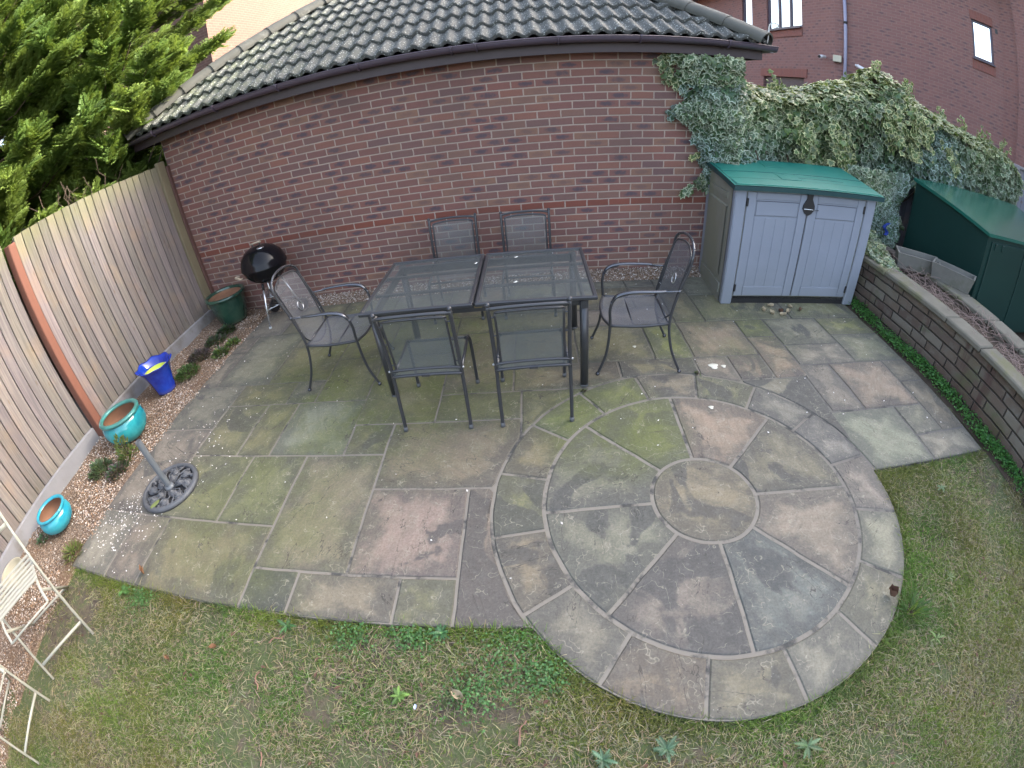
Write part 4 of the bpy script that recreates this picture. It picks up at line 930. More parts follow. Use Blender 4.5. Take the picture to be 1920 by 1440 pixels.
def foot_place(c, fa, fb):
    """put the two front feet at fa (local +x side) and fb (local -x side)"""
    d = Vector((fa[0] - fb[0], fa[1] - fb[1])); a = math.atan2(d.y, d.x); mid = Vector(((fa[0] + fb[0]) / 2, (fa[1] + fb[1]) / 2))
    f = Vector((-math.sin(a), math.cos(a))) * .30; c.location = (mid.x - f.x, mid.y - f.y, -.012); c.rotation_euler = (0, 0, a)
b1 = make_bistro(); foot_place(b1, (.835, -4.54), (1.062, -4.11)); b1['label'] = 'cream folding slatted chair at the left edge with its whole seat showing'; b1['group'] = 'cream folding chairs on the lawn edge'
b2 = copy_tree(b1); foot_place(b2, (.925, -5.17), (.872, -4.67)); b2['label'] = 'cream folding chair at bottom left of which only feet and rail show'

# ================================================================== BARBECUE
m_enam = simple('black_enamel', (.006, .006, .008), .16, var=.05); m_enam.node_tree.nodes['Principled BSDF'].inputs['Specular IOR Level'].default_value = .28; m_chr = simple('aluminium_leg', (.62, .64, .66), .25, metal=.9, var=.05); m_wood = simple('worn_handle', (.36, .30, .22), .6)
bq = thing('kettle_barbecue', 'black kettle barbecue on silver tripod legs between the green pot and the left armchair', 'barbecue', (.80, -.36, 0), rz=-.25)
kz, kr = .668, .255
MB().lathe([(.001, kz - .205), (.09, kz - .195), (.172, kz - .155), (.232, kz - .085), (kr, kz - .01), (kr, kz)], seg=48).build('bowl', m_enam, bq)
lid = MB().lathe([(kr + .004, kz - .018), (kr + .008, kz - .004), (kr + .004, kz + .004), (kr - .003, kz + .045), (.222, kz + .115), (.165, kz + .170), (.09, kz + .203), (.001, kz + .213)], seg=48).build('lid', m_enam, bq)
q = MB(); n_ = Vector((.075, -.045, kz + .194)); q.lathe([(.042, 0), (.046, .004), (.030, .010), (.001, .011)], n_, 24)
vent = q.build('lid_vent', m_chr, lid)
for k in range(3): MB().lathe([(.001, .0125), (.009, .0125)], (n_.x + .024 * math.cos(k * 2.09), n_.y + .024 * math.sin(k * 2.09), n_.z), 10).build('vent_hole', m_dark, vent)
MB().tube([(-.115, .035, kz + .15), (-.125, .035, kz + .215)], .009, 8).build('handle_bracket', m_dark, lid); MB().tube([(-.045, .075, kz + .175), (-.05, .075, kz + .225)], .009, 8).build('handle_bracket', m_dark, lid)
MB().tube([(-.145, .025, kz + .218), (-.03, .085, kz + .228)], .011, 10).build('handle', m_wood, lid)
q = MB(); q.tube(bez([(-.20, -.215, kz - .05), (-.23, -.245, kz - .045), (-.16, -.29, kz - .045), (-.09, -.30, kz - .045), (-.10, -.265, kz - .05)], 5), .008, 8); q.build('bowl_handle', m_wood, bq)
MB().box((-.16, -.285, kz - .045), (.13, .022, .028), bev=.008, rz=-.35).build('handle_grip', m_wood, bq)
for k, a in enumerate((-PI / 2 + .1, PI / 6 + .15, 5 * PI / 6)):
    top = Vector((.13 * math.cos(a), .13 * math.sin(a), kz - .185)); bot = Vector((.26 * math.cos(a), .26 * math.sin(a), .02 if k == 0 else .08))
    MB().tube([top, top + (bot - top) * .14], .015, 10).build('leg_socket', m_dark, bq)
    lg = MB().tube([top + (bot - top) * .12, bot], .0115, 12).build('leg', m_chr, bq)
    if k == 0: MB().tube([bot, bot + Vector((0, 0, -.018))], .016, 10).build('foot_cap', m_white_pl, lg)
    else:
        wh = MB(); ax = Vector((-math.sin(PI / 2), math.cos(PI / 2), 0)); wh.tube([bot + Vector((-.018, 0, 0)), bot + Vector((.018, 0, 0))], .075, 24); wh.tube([bot + Vector((-.022, 0, 0)), bot + Vector((.022, 0, 0))], .045, 18); wh.build('wheel', m_dark, bq)
q = MB(); P3 = [(.21 * math.cos(a), .21 * math.sin(a), .20) for a in (-PI / 2 + .1, PI / 6 + .15, 5 * PI / 6)]
for i in range(3): q.tube([P3[i], P3[(i + 1) % 3]], .004, 6)
for k in range(4):
    f = (k + 1) / 5; q.tube([tuple(Vector(P3[0]).lerp(Vector(P3[1]), f)), tuple(Vector(P3[0]).lerp(Vector(P3[2]), f))], .003, 6)
q.build('wire_shelf', m_chr, bq); MB().lathe([(.001, .305), (.13, .31), (.15, .325), (.148, .325), (.12, .312)], seg=28).build('ash_pan', m_chr, bq)

# ================================================================== STORAGE SHED (local x along the front, y into depth)
def plast(name, col, green=0.0, sc_=3):
    m, t, b = new_mat(name); v = objco(t); n = noise(t, v, sc_, 5, .6); s = nd(t, 'ShaderNodeSeparateXYZ', {0: v})
    c = mixc(t, n, tuple(k * .9 for k in col), tuple(k * 1.08 for k in col))
    low = M(t, 'SUBTRACT', 1.0, smooth(t, M(t, 'ADD', s.outputs[2], M(t, 'MULTIPLY', n, .3)), .15, .75)); c = mixc(t, M(t, 'MULTIPLY', low, .22), c, (.16, .17, .13))
    if green: c = mixc(t, M(t, 'MULTIPLY', smooth(t, noise(t, mapping(t, v, sca=(1, 1, .5)), 1.8, 5), .30, .62), green), c, (.15, .155, .075))
    setc(t, b, c); b.inputs['Roughness'].default_value = .5; bump(t, b, noise(t, mapping(t, v, sca=(40, 40, 4)), 6, 3), .12, .002); return m
m_sh = plast('grey_blue_resin', (.22, .245, .30)); m_shs = plast('algae_grey_resin', (.235, .235, .23), .55); m_lid = simple('green_resin_lid', (.012, .155, .125), .42, var=.25, scale=3, bmp=.15, grime=((.03, .08, .08), .6, .4)); m_groove = simple('groove', (.05, .055, .07), .8)
sh = thing('storage_shed', 'grey blue resin storage shed with green shingle lid and double doors against the ivy', 'shed', (5.476, -.837, 0), rz=-.0627)
SW, SD, SH = 1.484, .80, 1.115
b = MB(); b.box((SW / 2, SD / 2, SH / 2 + .02), (SW - .06, SD - .04, SH - .06)); b.build('body', m_shs, sh)
for _c, _d in (((.055, .03, SH / 2), (.11, .07, SH)), ((SW - .055, .03, SH / 2), (.11, .07, SH)), ((.05, SD - .05, SH / 2), (.10, .10, SH + .05)), ((SW - .05, SD - .05, SH / 2), (.10, .10, SH + .05))): MB().box(_c, _d, bev=.01).build('corner_post', m_sh, sh)
b = MB(); b.add([(.0, .07, .0), (.0, SD - .08, .0), (.0, SD - .08, SH + .04), (.0, .07, SH)], [(0, 3, 2, 1)])
b.add([(-.012, .16, .25), (-.012, SD - .16, .25), (-.012, SD - .16, .92), (-.012, .16, .92)], [(0, 3, 2, 1)])
b.add([(0, .15, .24), (0, SD - .15, .24), (-.012, SD - .16, .25), (-.012, .16, .25)], [(0, 1, 2, 3)]); b.add([(0, .15, .93), (-.012, .16, .92), (-.012, SD - .16, .92), (0, SD - .15, .93)], [(0, 1, 2, 3)])
b.box((-.006, SD / 2, 1.02), (.012, SD - .34, .05)); b.box((-.006, SD / 2, .13), (.012, SD - .2, .10))
b.build('side_panel', m_shs, sh)
MB().box((SW / 2, .035, .04), (SW - .22, .03, .075)).build('plinth', m_dark, sh)
def door(x0, x1, flip):
    d = thing_part = MB(); z0, z1 = .085, 1.095; yy = .018
    d.box(((x0 + x1) / 2, yy + .012, (z0 + z1) / 2), (x1 - x0 - .008, .022, z1 - z0), bev=.003)
    dw = x1 - x0
    o = d.build('door', m_sh, sh)
    f = MB(); st = .085   # stiles and rails proud of the boarded field
    f.box((x0 + st / 2 + .004, yy - .004, (z0 + z1) / 2), (st, .012, z1 - z0 - .004), bev=.003).box((x1 - st / 2 - .004, yy - .004, (z0 + z1) / 2), (st, .012, z1 - z0 - .004), bev=.003)
    f.box(((x0 + x1) / 2, yy - .004, z0 + .05), (dw - 2 * st - .014, .0118, .095), bev=.003).box(((x0 + x1) / 2, yy - .004, z1 - .035), (dw - 2 * st - .014, .0118, .06), bev=.003)
    f.box(((x0 + x1) / 2, yy - .003, .945), (dw - 2 * st - .03, .010, .13), bev=.004)
    nb = 4; w_ = (dw - 2 * st - .02) / nb
    for k in range(nb): f.box((x0 + st + .010 + w_ * (k + .5), yy + .0005, .51), (w_ - .006, .006, .70), bev=.002)
    f.build('door_boards', m_sh, o)
    hx = x0 + .006 if not flip else x1 - .006
    for z in (.17, 1.0): MB().box((hx, yy - .012, z), (.020, .018, .075), bev=.004).build('hinge', m_dark, o)
    for z in (.882, 1.012): MB().box(((x0 + x1) / 2, yy - .0015, z), (dw - 2 * st - .02, .009, .004)).build('groove_line', m_groove, o)
    return o
xm = .735
door(.118, xm - .003, False); door(xm + .003, SW - .118, True)
MB().box((xm, .024, .59), (.005, .02, 1.0)).build('door_gap', m_groove, sh)
lidv = MB(); x0, x1, y0, y1 = -.035, SW + .045, -.055, SD + .01; zf, zb_ = SH + .012, SH + .105
lidv.add([(x0, y0, zf), (x1, y0, zf), (x1, y1, zb_), (x0, y1, zb_), (x0, y0, zf + .035), (x1, y0, zf + .035), (x1, y1, zb_ + .035), (x0, y1, zb_ + .035)], [(4, 5, 6, 7), (0, 4, 7, 3), (5, 1, 2, 6), (3, 7, 6, 2), (0, 3, 2, 1)])
lo_ = lidv.build('lid', m_lid, sh)
def on_lid(x, y, h=.0): return (x, y, zf + .035 + (zb_ - zf) * (y - y0) / (y1 - y0) + h)
MB().add([(x0 - .002, y0 - .004, zf - .012), (x1 + .002, y0 - .004, zf - .012), (x1 + .002, y0 - .004, zf + .030), (x0 - .002, y0 - .004, zf + .030), (x0 - .002, y1, zb_ - .012), (x0 - .002, y1, zb_ + .03), (x1 + .002, y1, zb_ - .012), (x1 + .002, y1, zb_ + .03)], [(0, 1, 2, 3), (0, 3, 5, 4), (1, 6, 7, 2)]).build('lid_edge', simple('dark_green_edge', (.010, .045, .050), .5), lo_)
sg = MB()       # shingle steps: raised courses with notched ends
for r_ in range(4):
    ya, yb = y0 + .02 + r_ * .20, y0 + .02 + (r_ + 1) * .20 + .02; xs_ = [x0 + .03, x0 + .03 + .42 + .1 * (r_ % 2), x0 + .95 - .2 * (r_ % 2), x1 - .03]
    for i in range(3):
        if (i + r_) % 2 == 0 or i == 1:
            a, b_ = xs_[i], xs_[i + 1]; h = .006
            sg.add([on_lid(a, ya, 0), on_lid(b_ - .0, ya, 0), on_lid(b_ - .0, ya, h), on_lid(a, ya, h), on_lid(b_, min(yb, y1), .001), on_lid(a, min(yb, y1), .001)], [(0, 1, 2, 3), (3, 2, 4, 5), (1, 4, 2), (0, 3, 5)])
sg.build('shingle', m_lid, lo_)
q = MB(); q.tube([on_lid(x0 + .02, y0 + .215), on_lid(x1 - .02, y0 + .215)], .0035, 5); q.tube([on_lid(x0 + .02, y0 + .42), on_lid(x1 - .02, y0 + .42)], .0035, 5)
q.tube([on_lid(x0 + .45, y0 + .215), on_lid(x0 + .50, y0 + .12), on_lid(x0 + .98, y0 + .12), on_lid(x0 + 1.03, y0 + .02)], .0035, 5); q.tube([on_lid(x0 + .62, y0 + .42), on_lid(x0 + .68, y0 + .31), on_lid(x1 - .3, y0 + .31)], .0035, 5)
q.tube([on_lid(x0 + .02, y0 + .02), on_lid(x0 + .02, y1 - .02)], .0035, 5)
q.build('shingle_groove', simple('lid_groove', (.008, .07, .065), .6), lo_)
la = MB(); la.lathe([(.001, -.018), (.050, -.016), (.056, 0)], seg=20)
pts = [(-.030, 1.135), (.034, 1.135), (.026, 1.06), (.058, 1.00), (.060, .965), (.035, .925), (.0, .905), (-.035, .925), (-.060, .965), (-.058, 1.00), (-.026, 1.06)]
la = MB(); la.add([(xm + x, -.008, z) for x, z in pts] + [(xm + x, .012, z) for x, z in pts], [tuple(range(11))] + [(k, 11 + k, 11 + (k + 1) % 11, (k + 1) % 11) for k in range(11)]); la.build('latch', m_dark, sh)
MB().tube([(xm - .055, -.014, .968), (xm + .10, -.014, .962)], .005, 6).build('latch_pin', m_chr, sh)

# ================================================================== GREEN METAL BIKE STORE
m_gm = simple('dark_green_steel', (.006, .030, .026), .45, var=.2, scale=2); m_gt, t, b = new_mat('gloss_green_roof'); setc(t, b, mixc(t, noise(t, objco(t), 4, 4), (.008, .085, .062), (.012, .12, .09))); b.inputs['Roughness'].default_value = .22; b.inputs['Coat Weight'].default_value = .6; b.inputs['Coat Roughness'].default_value = .16; b.inputs['Specular IOR Level'].default_value = .8
bs = thing('bike_store', 'dark green metal bike store with glossy sloping green roof at the right edge', 'metal store', (8.14, -1.50, 0), rz=-.03)
BW, BD, BF, BB = 2.3, 1.27, 1.085, 1.245
b = MB(); b.add([(0, 0, 0), (BW, 0, 0), (BW, BD, 0), (0, BD, 0), (0, 0, BF), (BW, 0, BF), (BW, BD, BB), (0, BD, BB)], [(0, 1, 5, 4), (1, 2, 6, 5), (2, 3, 7, 6), (3, 0, 4, 7)]); b.build('body', m_gm, bs)
th_ = .035
b = MB(); e = .03; k_ = (BB - BF) / BD
V8 = [(x, y, BF + k_ * y + h) for h in (.0, th_) for x, y in ((-e, -e), (BW + e, -e), (BW + e, BD + e), (-e, BD + e))]
b.add(V8, [(4, 5, 6, 7), (0, 1, 5, 4), (1, 2, 6, 5), (2, 3, 7, 6), (3, 0, 4, 7), (3, 2, 1, 0)]); b.build('roof', m_gt, bs)
for i in range(3): MB().box((.08 + .74 * i + .36, -.010, .53), (.715, .018, 1.0), bev=.004).build('door_panel', m_gm, bs)
MB().box((.16, -.028, .985), (.05, .016, .07), bev=.004).build('hinge', m_gm, bs)
MB().box((.30, -.028, .985), (.05, .016, .07), bev=.004).build('hinge', m_gm, bs)

# ================================================================== RETAINING WALL AND PLANTER
def stone_mat():
    m, t, b = new_mat('reclaimed_stone_block'); uv = uvco(t); s = nd(t, 'ShaderNodeSeparateXYZ', {0: uv}); v = objco(t)
    rh = .092; y = M(t, 'ADD', s.outputs[1], M(t, 'MULTIPLY', M(t, 'SUBTRACT', noise(t, uv, 4, 2), .5), .02)); r = M(t, 'FLOOR', M(t, 'DIVIDE', M(t, 'ADD', y, 9.2), rh)); vv = M(t, 'FRACT', M(t, 'DIVIDE', M(t, 'ADD', y, 9.2), rh))
    wn0 = nd(t, 'ShaderNodeTexWhiteNoise', {'W': r}, noise_dimensions='1D').outputs['Value']
    cw = .30; xx = M(t, 'DIVIDE', M(t, 'ADD', M(t, 'ADD', s.outputs[0], 30.0), M(t, 'MULTIPLY', wn0, .6)), cw); ci = M(t, 'FLOOR', xx)
    jw = nd(t, 'ShaderNodeTexWhiteNoise', {'Vector': nd(t, 'ShaderNodeCombineXYZ', {0: M(t, 'ROUND', xx), 1: r, 2: 5.0}).outputs[0]}).outputs['Value']
    u0 = M(t, 'SUBTRACT', xx, M(t, 'ROUND', xx)); du = M(t, 'ABSOLUTE', M(t, 'SUBTRACT', u0, M(t, 'MULTIPLY', M(t, 'SUBTRACT', jw, .5), .5)))
    du = M(t, 'MULTIPLY', du, cw); dv = M(t, 'MULTIPLY', M(t, 'MINIMUM', vv, M(t, 'SUBTRACT', 1.0, vv)), rh)
    d = M(t, 'ADD', M(t, 'MINIMUM', du, dv), M(t, 'MULTIPLY', M(t, 'SUBTRACT', noise(t, uv, 50, 4), .5), .006)); mort = M(t, 'SUBTRACT', 1.0, smooth(t, d, .003, .0075))
    side = M(t, 'GREATER_THAN', u0, M(t, 'MULTIPLY', M(t, 'SUBTRACT', jw, .5), .5)); cid = M(t, 'ADD', M(t, 'ROUND', xx), side)
    wn = nd(t, 'ShaderNodeTexWhiteNoise', {'Vector': nd(t, 'ShaderNodeCombineXYZ', {0: cid, 1: r, 2: 1.0}).outputs[0]}).outputs['Value']
    c = ramp(t, wn, [(0, (.105, .076, .060)), (.3, (.145, .112, .088)), (.55, (.090, .060, .048)), (.8, (.175, .152, .125)), (1, (.125, .10, .068))])
    n = noise(t, uv, 6, 6, .7); c = mixc(t, M(t, 'MULTIPLY', smooth(t, n, .45, .7), .5), c, (.19, .19, .17)); c = mixc(t, M(t, 'MULTIPLY', smooth(t, noise(t, uv, 3, 5, .6), .52, .66), .7), c, (.085, .095, .035))
    drip = smooth(t, noise(t, mapping(t, uv, sca=(3.0, .5, 1)), 1.6, 4), .56, .66); c = mixc(t, M(t, 'MULTIPLY', drip, .75), c, (.075, .038, .034))
    c = mixc(t, M(t, 'MULTIPLY', M(t, 'SUBTRACT', 1.0, smooth(t, s.outputs[1], .02, .18)), .55), c, (.085, .045, .032))
    c = mixc(t, mort, c, (.032, .024, .020)); setc(t, b, c); b.inputs['Roughness'].default_value = .92; bump(t, b, M(t, 'ADD', smooth(t, d, .002, .012), M(t, 'MULTIPLY', n, .6)), .9, .015); return m
m_stonew = stone_mat(); m_cope = simple('mossy_coping', (.145, .135, .108), .92, var=.35, scale=5, bmp=.8, bscale=28, grime=((.12, .12, .055), .5, .75))
rw = thing('planter_wall', 'low mossy stone planter wall with grey coping running along the right side', 'garden wall', (7.09, -2.2, 0), rz=-.012)
MB().box((.09, 0, .20), (.18, 4.3, .50), bev=.004).build('wall', m_stonew, rw)
y = -2.15; k = 0
while y < 2.15:
    L_ = random.choice([.44, .45, .46, .9]); L_ = min(L_, 2.17 - y); MB().box((.055 + random.uniform(-.004, .004), y + L_ / 2, .475 + random.uniform(-.003, .003)), (.215, L_ - .012, .055), bev=.012).build('coping_stone', m_cope, rw); y += L_
rw2 = thing('planter_wall', 'back wall of the planter with narrow coping, in front of the dark green store', 'garden wall', (7.70, -2.2, 0), rz=-.012)
MB().box((.07, 0, .20), (.14, 4.3, .48)).build('wall', m_stonew, rw2)
y = -2.15
while y < 1.2:
    L_ = min(random.choice([.45, .6, .9]), 1.22 - y); MB().box((.09, y + L_ / 2, .465), (.24, L_ - .012, .05), bev=.010).build('coping_stone', m_cope, rw2); y += L_
mb = MB(); mb.grid(lambda u, v: (7.22 + .56 * u, -4.4 + 4.4 * v, .38 + .05 * float(vnoise(u * .5, v * 4.4, 6, 4))), 8, 60); tag(mb.build('planter_soil', m_soil), kind='structure')
m_trough = simple('weathered_concrete', (.135, .132, .120), .9, var=.35, scale=6, bmp=.7, bscale=40, grime=((.10, .10, .075), .48, .7))
def trough(lab, loc, rz, tiltx):
    o = thing('stone_trough', lab, 'trough', loc, rz, group='empty concrete troughs on the planter')
    L2, W2, H2 = .245, .105, .165; m_ = MB()
    ro = [(-L2 + .03, -W2 + .025), (L2 - .03, -W2 + .025), (L2 - .03, W2 - .025), (-L2 + .03, W2 - .025)]; rt = [(-L2, -W2), (L2, -W2), (L2, W2), (-L2, W2)]; ri = [(-L2 + .018, -W2 + .018), (L2 - .018, -W2 + .018), (L2 - .018, W2 - .018), (-L2 + .018, W2 - .018)]
    rb_ = [(-L2 + .05, -W2 + .045), (L2 - .05, -W2 + .045), (L2 - .05, W2 - .045), (-L2 + .05, W2 - .045)]
    vs = [(x, y, 0) for x, y in ro] + [(x, y, H2) for x, y in rt] + [(x, y, H2) for x, y in ri] + [(x, y, .03) for x, y in rb_]
    fs = [(3, 2, 1, 0), (12, 13, 14, 15)] + [(a * 4 + k, a * 4 + (k + 1) % 4, a * 4 + 4 + (k + 1) % 4, a * 4 + 4 + k) for a in range(3) for k in range(4)]
    m_.add(vs, fs); bo = m_.build('body', m_trough, o)
    MB().add([(x, y, .055) for x, y in rb_], [(0, 1, 2, 3)]).build('compost', m_comp, o)
    o.rotation_euler = (tiltx, 0, rz); return o
trough('empty grey concrete trough in front of the green store, the nearer of the two', (7.83, -1.40, .492), -.98, 0.0)
trough('empty grey concrete trough against the ivy, the farther of the two and turned more', (7.62, -1.03, .47), -.55, .06)

# ================================================================== REAR FENCE UNDER THE IVY
m_fence2 = fence_mat('blue_grey_boards', (.20, .21, .25), (.15, .16, .20), .1)
f2 = thing('wooden_fence', 'blue grey board fence with a pale capping rail behind the ivy at the far right', 'fence', (6.0, .42, 0))
V, F, C = [], [], []
for i in range(70):
    x = i * .105; o = len(V); k = random.uniform(.75, 1.15); yo = .012 * (i % 2)
    V += [(x, -yo, 0), (x + .10, -yo - .006, 0), (x + .10, -yo - .006, 1.82), (x, -yo, 1.82), (x, .03, 0), (x + .10, .03, 0), (x + .10, .03, 1.82), (x, .03, 1.82)]; C += [(k, k, k)] * 8
    F += [tuple(o + j for j in f) for f in ((0, 1, 2, 3), (4, 7, 6, 5), (0, 3, 7, 4), (1, 5, 6, 2), (3, 2, 6, 7))]
fast_mesh('board_panel', np.array(V), np.array(F), m_fence2, np.array(C), f2)
MB().box((3.7, -.01, 1.845), (7.4, .09, .05), bev=.008).build('capping_rail', m_gboard, f2)
for x in (1.8, 3.6, 5.4, 7.2): MB().box((x, -.03, .92), (.09, .09, 1.84)).build('post', m_fence2.copy() if False else m_gboard, f2)

# ================================================================== VEGETATION
def leafmat(name, rough=.45, trans=.35, spec=.5):
    m, t, b = new_mat(name); c = attr(t); setc(t, b, c); b.inputs['Roughness'].default_value = rough; b.inputs['Specular IOR Level'].default_value = spec
    tr = nd(t, 'ShaderNodeBsdfTranslucent', {'Color': mixc(t, .35, c, (.45, .55, .05), 'MIX')}); mx = nd(t, 'ShaderNodeMixShader', {0: trans, 1: b.outputs[0], 2: tr.outputs[0]})
    out = [n for n in t.nodes if n.type == 'OUTPUT_MATERIAL'][0]; t.links.new(mx.outputs[0], out.inputs[0]); return m
m_leaf = leafmat('leaf'); m_ivyl = leafmat('ivy_leaf', .38, .22); m_conif = leafmat('conifer_foliage', .6, .25, .3); m_grass = leafmat('grass_blade', .6, .3, .3)
m_bark = simple('bark', (.085, .060, .045), .95, var=.4, scale=7, bmp=.9, bscale=25)
# --- ivy
L5 = [(0, 0), (.26, -.10), (.62, .02), (.42, .28), (.60, .58), (.25, .60), (0, 1.05), (-.25, .60), (-.60, .58), (-.42, .28), (-.62, .02), (-.26, -.10)]
def ivy_template():
    v = [(0, .34, .0)]; c = [(.75, .95, .9)]
    for x, y in L5: v.append((x * .62, .34 + (y - .34) * .62, -.02)); c.append((.95, 1.05, .95))
    for x, y in L5: v.append((x * .80, .34 + (y - .34) * .80, -.04)); c.append((5.0, 3.7, 4.8))
    for x, y in L5: v.append((x, y, -.10 * (x * x + (y - .3) ** 2) ** .5 - .02)); c.append((6.2, 4.4, 5.6))
    n = 12; f = [(0, 1 + k, 1 + (k + 1) % n) for k in range(n)]
    for a in (1, 1 + n):
        for k in range(n): k2 = (k + 1) % n; f += [(a + k, a + n + k, a + n + k2), (a + k, a + n + k2, a + k2)]
    return np.array(v, float), np.array(f), np.array(c, float)
ITV, ITF, ITC = ivy_template()
iv = thing('ivy', 'big mass of cream edged variegated ivy covering the garage corner and the rear fence', 'ivy', (0, 0, 0))
tx = np.array([5.55, 5.75, 5.95, 6.3, 6.6, 7.0, 7.35, 7.62, 7.78, 7.95, 8.12, 8.35, 8.8, 9.3, 9.9, 10.3, 10.7, 11.0, 11.25]); tz = np.array([2.24, 2.22, 2.06, 2.00, 2.02, 2.12, 2.22, 2.24, 2.48, 2.46, 2.26, 2.24, 2.14, 2.06, 2.00, 2.04, 1.96, 1.88, 1.60])
bx = np.array([5.55, 7.0, 7.12, 7.3, 8.1, 8.25, 9.5, 10.4, 11.0, 11.3]); bz = np.array([1.06, 1.10, .30, .36, .45, 1.20, 1.22, 1.30, 1.30, 1.50])
P, Nn, Sz, Tn = [], [], [], []
def bulge(x, z):
    return .12 + .24 * vnoise(x, z, 1.5, 21) + .16 * vnoise(x, z, 4.2, 22) + .11 * vnoise(x, z, 9.5, 28)
K = 14500
x = rng.uniform(5.62, 11.3, K); s = rng.uniform(0, 1, K); top = np.interp(x, tx, tz); bot = np.interp(x, bx, bz)
hang = .10 * (vnoise(x, x * 0, 5, 31) - .5); z = bot + hang + (top - bot) * s
dpt = bulge(x, z); edge = np.clip((top - z) / .28, 0, 1); y = .40 - dpt * (1 - (1 - edge) ** 2.2) - .02
y = y - np.where(x < 6.4, (6.4 - x) * .42, 0)            # comes forward to meet the garage face
layer = rng.uniform(0, .15, K); y = y + layer
nrm = np.stack([rng.normal(0, .62, K), -np.ones(K), .25 + .9 * (1 - edge) + rng.normal(0, .62, K)], 1)
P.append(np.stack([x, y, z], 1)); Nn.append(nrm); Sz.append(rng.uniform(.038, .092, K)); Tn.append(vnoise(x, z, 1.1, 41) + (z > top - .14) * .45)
# top and back of the hedge
K = 5200; x = rng.uniform(5.8, 11.2, K); top = np.interp(x, tx, tz); y = rng.uniform(.02, .95, K); z = top - .02 - .35 * np.abs((y - .4) / .6) ** 2.2 + .06 * (vnoise(x, y, 4, 23) - .5) + rng.uniform(-.04, .03, K)
P.append(np.stack([x, y, z], 1)); Nn.append(np.stack([rng.normal(0, .4, K), (y - .42) * 1.2 + rng.normal(0, .3, K), np.ones(K)], 1)); Sz.append(rng.uniform(.04, .08, K)); Tn.append(np.full(K, 1.0) + rng.normal(0, .1, K))
# back face so that it has a body
K = 2500; x = rng.uniform(6.0, 11.2, K); top = np.interp(x, tx, tz); z = rng.uniform(.8, 1, K) * top - rng.uniform(0, .8, K); y = .95 + rng.uniform(-.08, .05, K)
P.append(np.stack([x, y, z], 1)); Nn.append(np.stack([rng.normal(0, .3, K), np.ones(K), rng.normal(.2, .3, K)], 1)); Sz.append(rng.uniform(.05, .08, K)); Tn.append(np.full(K, .5))
# on the garage wall
wl_z = np.array([.85, .95, 1.05, 1.2, 1.35, 1.5, 1.6, 1.68, 1.75, 1.85, 2.0, 2.1, 2.2, 2.26]); wl_x = np.array([5.62, 5.52, 5.50, 5.46, 5.40, 5.34, 5.28, 5.12, 5.14, 5.27, 5.20, 5.16, 5.06, 5.04])
K = 3400; z = rng.uniform(.92, 2.25, K); xl = np.interp(z, wl_z, wl_x); x = xl + (5.72 - xl) * rng.uniform(0, 1, K) ** .8 + .02 * rng.normal(size=K); dens = rng.uniform(0, 1, K) < .55 + .6 * np.clip((x - xl) / .18, 0, 1)
x, z = x[dens], z[dens]; y = -.02 - .22 * np.clip((x - np.interp(z, wl_z, wl_x)) / .35, 0, 1) ** .7 * (.25 + .7 * vnoise(x, z, 4, 25) + .5 * vnoise(x, z, 10, 29)) - rng.uniform(0, .06, len(x))
P.append(np.stack([x, y, z], 1)); Nn.append(np.stack([rng.normal(-.1, .6, len(x)), -np.ones(len(x)), rng.normal(.3, .6, len(x))], 1)); Sz.append(rng.uniform(.045, .09, len(x))); Tn.append(vnoise(x, z, 2.5, 42) * .8 + (z > 2.0) * .35)
# stray shoots
def shoot(pts, n, spread=.03, sz=(.04, .07), tn=.7, out=.03):
    pts = np.array(pts, float); tt = np.linspace(0, 1, len(pts)); u = rng.uniform(0, 1, n); q = np.stack([np.interp(u, tt, pts[:, k]) for k in range(3)], 1) + rng.normal(0, spread, (n, 3)) * [1, .35, 1]; q[:, 1] -= out
    P.append(q); Nn.append(np.stack([rng.normal(0, .5, n), -np.ones(n), rng.normal(.3, .4, n)], 1)); Sz.append(rng.uniform(*sz, n)); Tn.append(np.full(n, tn))
shoot([(5.62, -.03, 1.10), (5.45, -.03, 1.04), (5.36, -.03, .98), (5.27, -.03, .90)], 34, .025); shoot([(5.44, -.02, 1.28), (5.33, -.02, 1.27)], 8, .015, tn=1.2); shoot([(5.3, -.02, 1.70), (5.08, -.02, 1.70)], 26, .03, tn=.1)
shoot([(5.10, -.02, 2.23), (5.02, -.02, 2.16), (5.10, -.02, 2.05), (5.2, -.02, 1.95)], 60, .04, tn=.9)
for _ in range(26):
    x0_ = rng.uniform(6.0, 11.1); z0_ = np.interp(x0_, tx, tz); h = rng.uniform(.06, .20); shoot([(x0_, .35, z0_ - .05), (x0_ + rng.normal(0, .06), .33, z0_ + h)], 16, .03, (.03, .06), 1.15)
for _ in range(30):
    x0_ = rng.uniform(5.7, 11.0); b0 = np.interp(x0_, bx, bz); yy = .40 - .34 - (.42 * (6.4 - x0_) if x0_ < 6.4 else 0); shoot([(x0_, yy, b0 + .12), (x0_ + rng.normal(0, .03), yy - .06, b0 - rng.uniform(.03, .14))], 30, .025, (.035, .06), .6)
for _ in range(9):
    x0_ = rng.uniform(6.6, 10.8); zz = np.interp(x0_, tx, tz) - rng.uniform(.15, .7); shoot([(x0_ - .12, .02, zz + .16), (x0_, -.06, zz), (x0_ + .04, -.04, zz - .16)], 80, .06, (.05, .085), 1.1)
